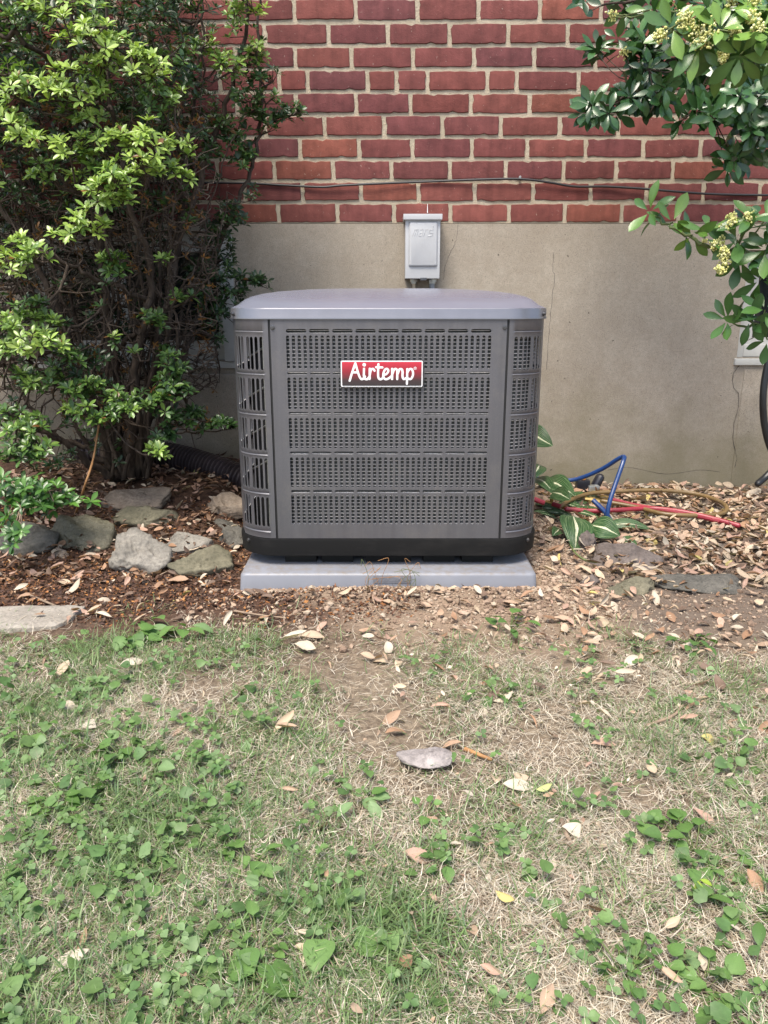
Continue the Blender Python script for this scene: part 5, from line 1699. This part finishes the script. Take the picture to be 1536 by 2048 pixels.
def blob():
    bm = bmesh.new(); bmesh.ops.create_icosphere(bm, subdivisions=1, radius=.5)
    V = np.array([v.co[:] for v in bm.verts]); T = np.array([[v.index for v in f.verts] for f in bm.faces]); bm.free()
    return V, T
BV, BT = blob()
N = 9000
xs, ys, sz = [], [], []
while len(xs) < N:
    x, y = r6.uniform(-.5, 1.1), r6.uniform(1.6, 2.75)
    d = 0
    if .41 < x < .62 and y > 1.9: d = 1
    elif y < 1.995 and y > 1.75: d = (.75 if x < .6 else .25) if x > .1 else .2
    elif y <= 1.75: d = .15
    elif x > .6: d = .10
    if abs(x - CX) < .425 and y > 1.972: d = 0
    if r6.random() > d: continue
    xs.append(x); ys.append(y); sz.append(min(.02, .0028 * math.exp(abs(r6.gauss(0, .75)))))
for i in range(900):
    xs.append(r6.uniform(-.42, .45)); ys.append(1.984 - abs(r6.gauss(0, .012))); sz.append(r6.uniform(.003, .012))
N = len(xs)
xs, ys, sz = map(np.array, (xs, ys, sz))
shape = RNG.uniform(.6, 1.35, (N, len(BV), 3))
an = RNG.uniform(0, 6.28, N)
V = BV[None] * shape * sz[:, None, None]
V = np.stack([V[..., 0] * np.cos(an)[:, None] - V[..., 1] * np.sin(an)[:, None], V[..., 0] * np.sin(an)[:, None] + V[..., 1] * np.cos(an)[:, None], V[..., 2] * .8], 2)
V += np.stack([xs, ys, gz(xs, ys) + sz * .25], 1)[:, None]
C = np.array([(.24, .17, .12), (.30, .22, .16), (.18, .125, .09), (.34, .27, .20)])[RNG.integers(0, 4, N)]
me = np_mesh('soil_crumbs', V.reshape(-1, 3), tris=(BT[None] + (np.arange(N) * len(BV))[:, None, None]).reshape(-1, 3), col=np.repeat(C, len(BV), 0), mat=M['chips'], smooth=False)
tag(link('soil_crumbs', me), 'loose brown soil crumbs dug up round the pad', 'soil', kind='stuff')

# ------------------------------------------------------------------ lawn: dry thatch, green blades, clover
def lawn_edge(x):
    return 1.73 - .10 * sstep(.35, 1.0, x) + .03 * fnoise(x, x * 0 + 2.0, 1.6, 15)

def scatter(n, fn):
    out = []
    tot = 0
    while tot < n:
        k = 200000
        y = RNG.uniform(.5, 1.9, k)
        x = RNG.uniform(-1, 1, k) * (y * .62 + .16)
        keep = RNG.random(k) < fn(x, y)
        out.append(np.stack([x[keep], y[keep]], 1)); tot += keep.sum()
    return np.concatenate(out)[:n]

def patch(x, y, px, py, r):
    p = G(px, py)
    return np.exp(-((x - p.x) ** 2 + ((y - p.y)) ** 2) / r ** 2)

def bare(x, y):
    return np.clip(.9 * patch(x, y, 430, 1375, .10) + .95 * patch(x, y, 790, 1440, .17) + .8 * patch(x, y, 720, 1330, .14) + .6 * patch(x, y, 930, 1600, .10) + .7 * patch(x, y, 1330, 1215, .18) + .6 * patch(x, y, 1420, 1240, .18) + .5 * patch(x, y, 1080, 1500, .10) + .5 * patch(x, y, 690, 1300, .12) + .6 * patch(x, y, 780, 1520, .1), 0, 1)

def f_straw(x, y):
    e = sstep(-.02, .50, lawn_edge(x) - y + .12 * fnoise(x, y, 2.2, 61)) * .85 + .15 * sstep(0, .2, lawn_edge(x) - y)
    return np.clip(e * (.50 + .38 * fnoise(x, y, 3.2, 21) + .22 * fnoise(x, y, 9, 62)) * (1 - .88 * bare(x, y)) + .02 * sstep(0, .3, lawn_edge(x) + .2 - y), 0, 1)

def f_green(x, y):
    e = sstep(-.08, .36, lawn_edge(x) - y + .12 * fnoise(x, y, 3, 33))
    left = sstep(.35, -.5, x / (y * .5)) * .50 + .34 * sstep(1.1, .75, y) * sstep(.5, -.3, x / (y * .5))
    b = .20 + left + .34 * fnoise(x, y, 2.6, 22) + .2 * fnoise(x, y, 7, 23)
    b = b - .55 * patch(x, y, 470, 1430, .16) - .35 * patch(x, y, 200, 1780, .12)
    return np.clip(e * b * (1 - .95 * bare(x, y)), 0, 1)

def blades(name, P, Lr, Wr, th0, th1, curl, pal, mat, lift=(0, 0), label='', cat='grass'):
    N = len(P)
    L = RNG.uniform(*Lr, N) * RNG.uniform(.6, 1.0, N)
    Wd = RNG.uniform(*Wr, N)
    az_ = RNG.uniform(0, 6.283, N); t0 = RNG.uniform(*th0, N); t1 = RNG.uniform(*th1, N); cu = RNG.normal(0, curl, N)
    S = 4
    pos = np.zeros((N, S + 1, 3))
    pos[:, 0, :2] = P
    pos[:, 0, 2] = gz(P[:, 0], P[:, 1]) + RNG.uniform(lift[0], lift[1], N)
    sid = np.zeros((N, S + 1, 3))
    for k in range(S + 1):
        th = t0 + t1 * k / S; a = az_ + cu * k / S
        sid[:, k] = np.stack([-np.sin(a), np.cos(a), 0 * a], 1)
        if k < S:
            dv = np.stack([np.sin(th) * np.cos(a), np.sin(th) * np.sin(a), np.cos(th)], 1)
            pos[:, k + 1] = pos[:, k] + dv * (L / S)[:, None]
    fl = gz(pos[..., 0], pos[..., 1]) + .0015
    pos[..., 2] = np.maximum(pos[..., 2], fl + RNG.uniform(0, .006, (N, 1)))
    wk = np.array([.8, 1, .85, .55, .08])[None, :, None] * (Wd / 2)[:, None, None]
    V = np.stack([pos - sid * wk, pos + sid * wk], 2).reshape(N, -1, 3)
    q = np.array([(2 * k, 2 * k + 1, 2 * k + 3, 2 * k + 2) for k in range(S)])
    Q = (q[None] + (np.arange(N) * 2 * (S + 1))[:, None, None]).reshape(-1, 4)
    C = np.array(pal)[RNG.integers(0, len(pal), N)] * RNG.uniform(.75, 1.25, (N, 1))
    me = np_mesh(name, V.reshape(-1, 3), quads=Q, col=np.repeat(C, 2 * (S + 1), 0), mat=mat)
    return tag(link(name, me), label, cat, kind='stuff')

STRAW = [(.50, .435, .335), (.57, .51, .41), (.41, .335, .25), (.48, .435, .36), (.31, .24, .175), (.58, .535, .45), (.37, .325, .26), (.25, .195, .145)]
blades('dry_grass', scatter(98000, f_straw), (.015, .055), (.0006, .0014), (1.1, 1.65), (-.5, .7), 1.4, STRAW, M['straw'], (.001, .012), 'tangled dry straw coloured grass thatch in the lawn')
GREEN = [(.12, .195, .065), (.15, .23, .08), (.095, .16, .055), (.18, .25, .10), (.13, .195, .095), (.20, .25, .13)]
blades('green_grass', scatter(56000, f_green), (.018, .06), (.0009, .0023), (.3, 1.3), (.3, 1.3), .5, GREEN, M['grass'], (0, .002), 'short green grass growing through the dry thatch')

blades('long_grass', scatter(2200, lambda x, y: f_green(x, y) ** 2 * np.clip(.5 + fnoise(x, y, 4, 55), 0, 1)), (.04, .085), (.0014, .0028), (.2, 1.0), (.4, 1.4), .4, [(.10, .18, .06), (.13, .21, .075), (.17, .235, .10), (.085, .15, .06)], M['grass'], (0, .002), 'longer green grass blades in loose tufts')
CLT = [leaf_template(1, .85, 1.2, .15, .2, 3, 0, 0, 95), leaf_template(1, .95, 1.1, .25, .4, 3, .2, 0, 96), leaf_template(1, 1.0, .75, .2, .5, 4, -.1, .03, 97)]
cl = Leaves(CLT, [(.105, .185, .055), (.13, .215, .07), (.082, .155, .05), (.155, .24, .10)], M['weed'])
def f_clover(x, y):
    e = sstep(.02, .3, lawn_edge(x) - y)
    left = .12 + .3 * sstep(.1, -.6, x / (y * .5)) + .3 * patch(x, y, 1330, 1960, .12) + .2 * patch(x, y, 1380, 1700, .1)
    return np.clip(e * (left + .30 * fnoise(x, y, 3.5, 41)) * (1 - bare(x, y)), 0, 1) ** 1.3
for x, y in scatter(1500, f_clover):
    z = float(gz(x, y)) + r6.uniform(.012, .032)
    if r6.random() < .62:
        for R in whorl((r6.uniform(-.35, .35), r6.uniform(-.5, .1), 1), 3, .1, .2, r6):
            cl.add((x, y, z), R, r6.uniform(.008, .014), r6.randrange(2), r6.randrange(4))
    else:
        cl.add((x, y, z), flatR(r6.uniform(0, 6.28), r6.gauss(0, .4), r6.gauss(0, .4), r6), r6.uniform(.013, .027), 2, r6.randrange(4))
tag(cl.joined(cl.items, 'clover', jitter=.2), 'clover and small round weed leaves spread through the lawn', 'clover', kind='stuff')

# weeds that stand out, each a plant of its own
WDT = [leaf_template(1, .95, .62, .2, .5, 6, 0, .03, 101), leaf_template(1, .8, .7, .25, .3, 6, .2, .04, 102), leaf_template(1, .5, 1.0, .25, .7, 6, .1, .03, 103), leaf_template(1, .16, .8, .35, .9, 6, .1, .0, 104)]
WDP = [tuple(v * .82 for v in q) for q in [(.125, .235, .06), (.16, .28, .08), (.095, .185, .05), (.20, .31, .13), (.30, .42, .05)]]
def weed(px, py, sp, n, size, kinds, cols, label, cat='weed', name='weed_plant', hgt=.03):
    b = G(px, py)
    rt = empty(name, b, label, cat)
    lv = Leaves(WDT, WDP, M['weed'])
    s = zcam(b) / F
    m = MB()
    r = random.Random(px * 7 + py)
    for i in range(n):
        a = r.uniform(0, 6.28); q = math.sqrt(r.random()) * sp * s
        x, y = b.x + math.cos(a) * q, b.y + math.sin(a) * q * 1.2
        z = float(gz(x, y)) + hgt * r.uniform(.4, 1.1)
        R = flatR(a + r.uniform(-.7, .7), r.uniform(-.35, .5), r.uniform(-.4, .4), r)
        sc = size * s * r.uniform(.5, .95)
        lv.add(np.array((x, y, z)), R, sc, r.choice(kinds), r.choice(cols))
        m.tube([b + Vector((0, 0, -.002)), Vector(((b.x + x) / 2, (b.y + y) / 2, z * .6 + b.z * .4)), Vector((x, y, z))], .0009, 4)
    m.build('stalk', M['greenbark'], rt, 180)
    for it in lv.items: lv.single(it, 'leaf', rt)
weed(265, 1288, 45, 12, 40, (0, 1), (0, 1, 2), 'ground ivy clump with round leaves near the stepping slab')
weed(355, 1272, 42, 9, 62, (2, 2, 1), (0, 3, 1), 'broad leaved weed rosette at the lawn edge below the pointed stone')
weed(245, 1520, 30, 7, 46, (0, 1), (0, 2), 'round leaved weed in the middle left lawn')
weed(310, 1560, 28, 6, 40, (1, 2), (1, 3), 'pale green weed in the middle left lawn')
weed(660, 1900, 34, 2, 78, (0,), (0, 1), 'violet with round leaves beside the folded tan leaf')
weed(700, 1915, 14, 1, 80, (0,), (1,), 'single round violet leaf on a stalk right of the folded tan leaf')
weed(512, 2000, 24, 3, 110, (0,), (1, 0), 'large heart shaped violet leaf at the bottom left of centre')
weed(520, 1905, 60, 16, 40, (1, 2), (0, 1, 2), 'low leafy weed patch left of the violets')
weed(1390, 1715, 80, 22, 50, (0, 1), (0, 1, 2), 'ground ivy patch in the right lawn')
weed(1385, 1788, 14, 4, 46, (2,), (4,), 'bright yellow green sprout below the ground ivy patch')
weed(1495, 1850, 40, 6, 66, (2, 1), (0, 2), 'dark broad leaved weed at the lower right edge')
weed(1410, 1985, 60, 14, 60, (0, 1), (1, 3, 0), 'large leaved weed at the lower right corner')
weed(1250, 1960, 80, 26, 30, (0, 1), (2, 0), 'blue green clover clump near the bottom right')
weed(880, 1745, 40, 12, 40, (1, 2), (0, 2), 'weed tuft in the central lawn above the yellow leaf')
weed(850, 1640, 26, 6, 34, (0, 1), (0, 1), 'pair of small round leaves below the lawn stone')
weed(985, 1395, 36, 14, 40, (2, 3), (2, 0), 'dark green tuft in the sparse lawn right of centre')
weed(1385, 1300, 36, 14, 36, (1, 2), (2,), 'dark weed clump on the bare soil at right')
weed(1020, 1260, 34, 12, 34, (1, 2), (2, 0), 'small dark weed at the lawn edge among leaves')
weed(715, 1620, 40, 8, 60, (1, 2), (3, 0), 'broad pale weed leaves right of centre left lawn')
weed(500, 1740, 40, 12, 44, (0, 1), (0, 1), 'round leaved weed cluster in the lower left lawn')
weed(70, 1480, 40, 12, 36, (0, 1), (0, 1), 'ground ivy at the left edge of the lawn')
weed(130, 1625, 60, 18, 36, (0, 1), (0, 1), 'leafy clover clump at the lower left edge')
# dry grass strands leaning on the pad
b = G(783, 1185)
tf = empty('grass_tuft', b, 'wispy dry grass strands curling up in front of the pad', 'grass tuft')
r = random.Random(6)
for i in range(14):
    x = b.x + r.uniform(-.07, .09); y = 1.965 + r.uniform(-.012, .004)
    hh = r.uniform(.03, .10)
    P = smooth_path([(x, y, -.002), (x + r.uniform(-.02, .02), y - .004, hh * .5), (x + r.uniform(-.03, .03), y + .004, hh), (x + r.uniform(-.06, .06), y, hh * r.uniform(.7, 1.0))], 5)
    MB().tube(P, .0006, 4).build('strand', M['stick'] if i % 3 else M['greenbark'], tf, 180)
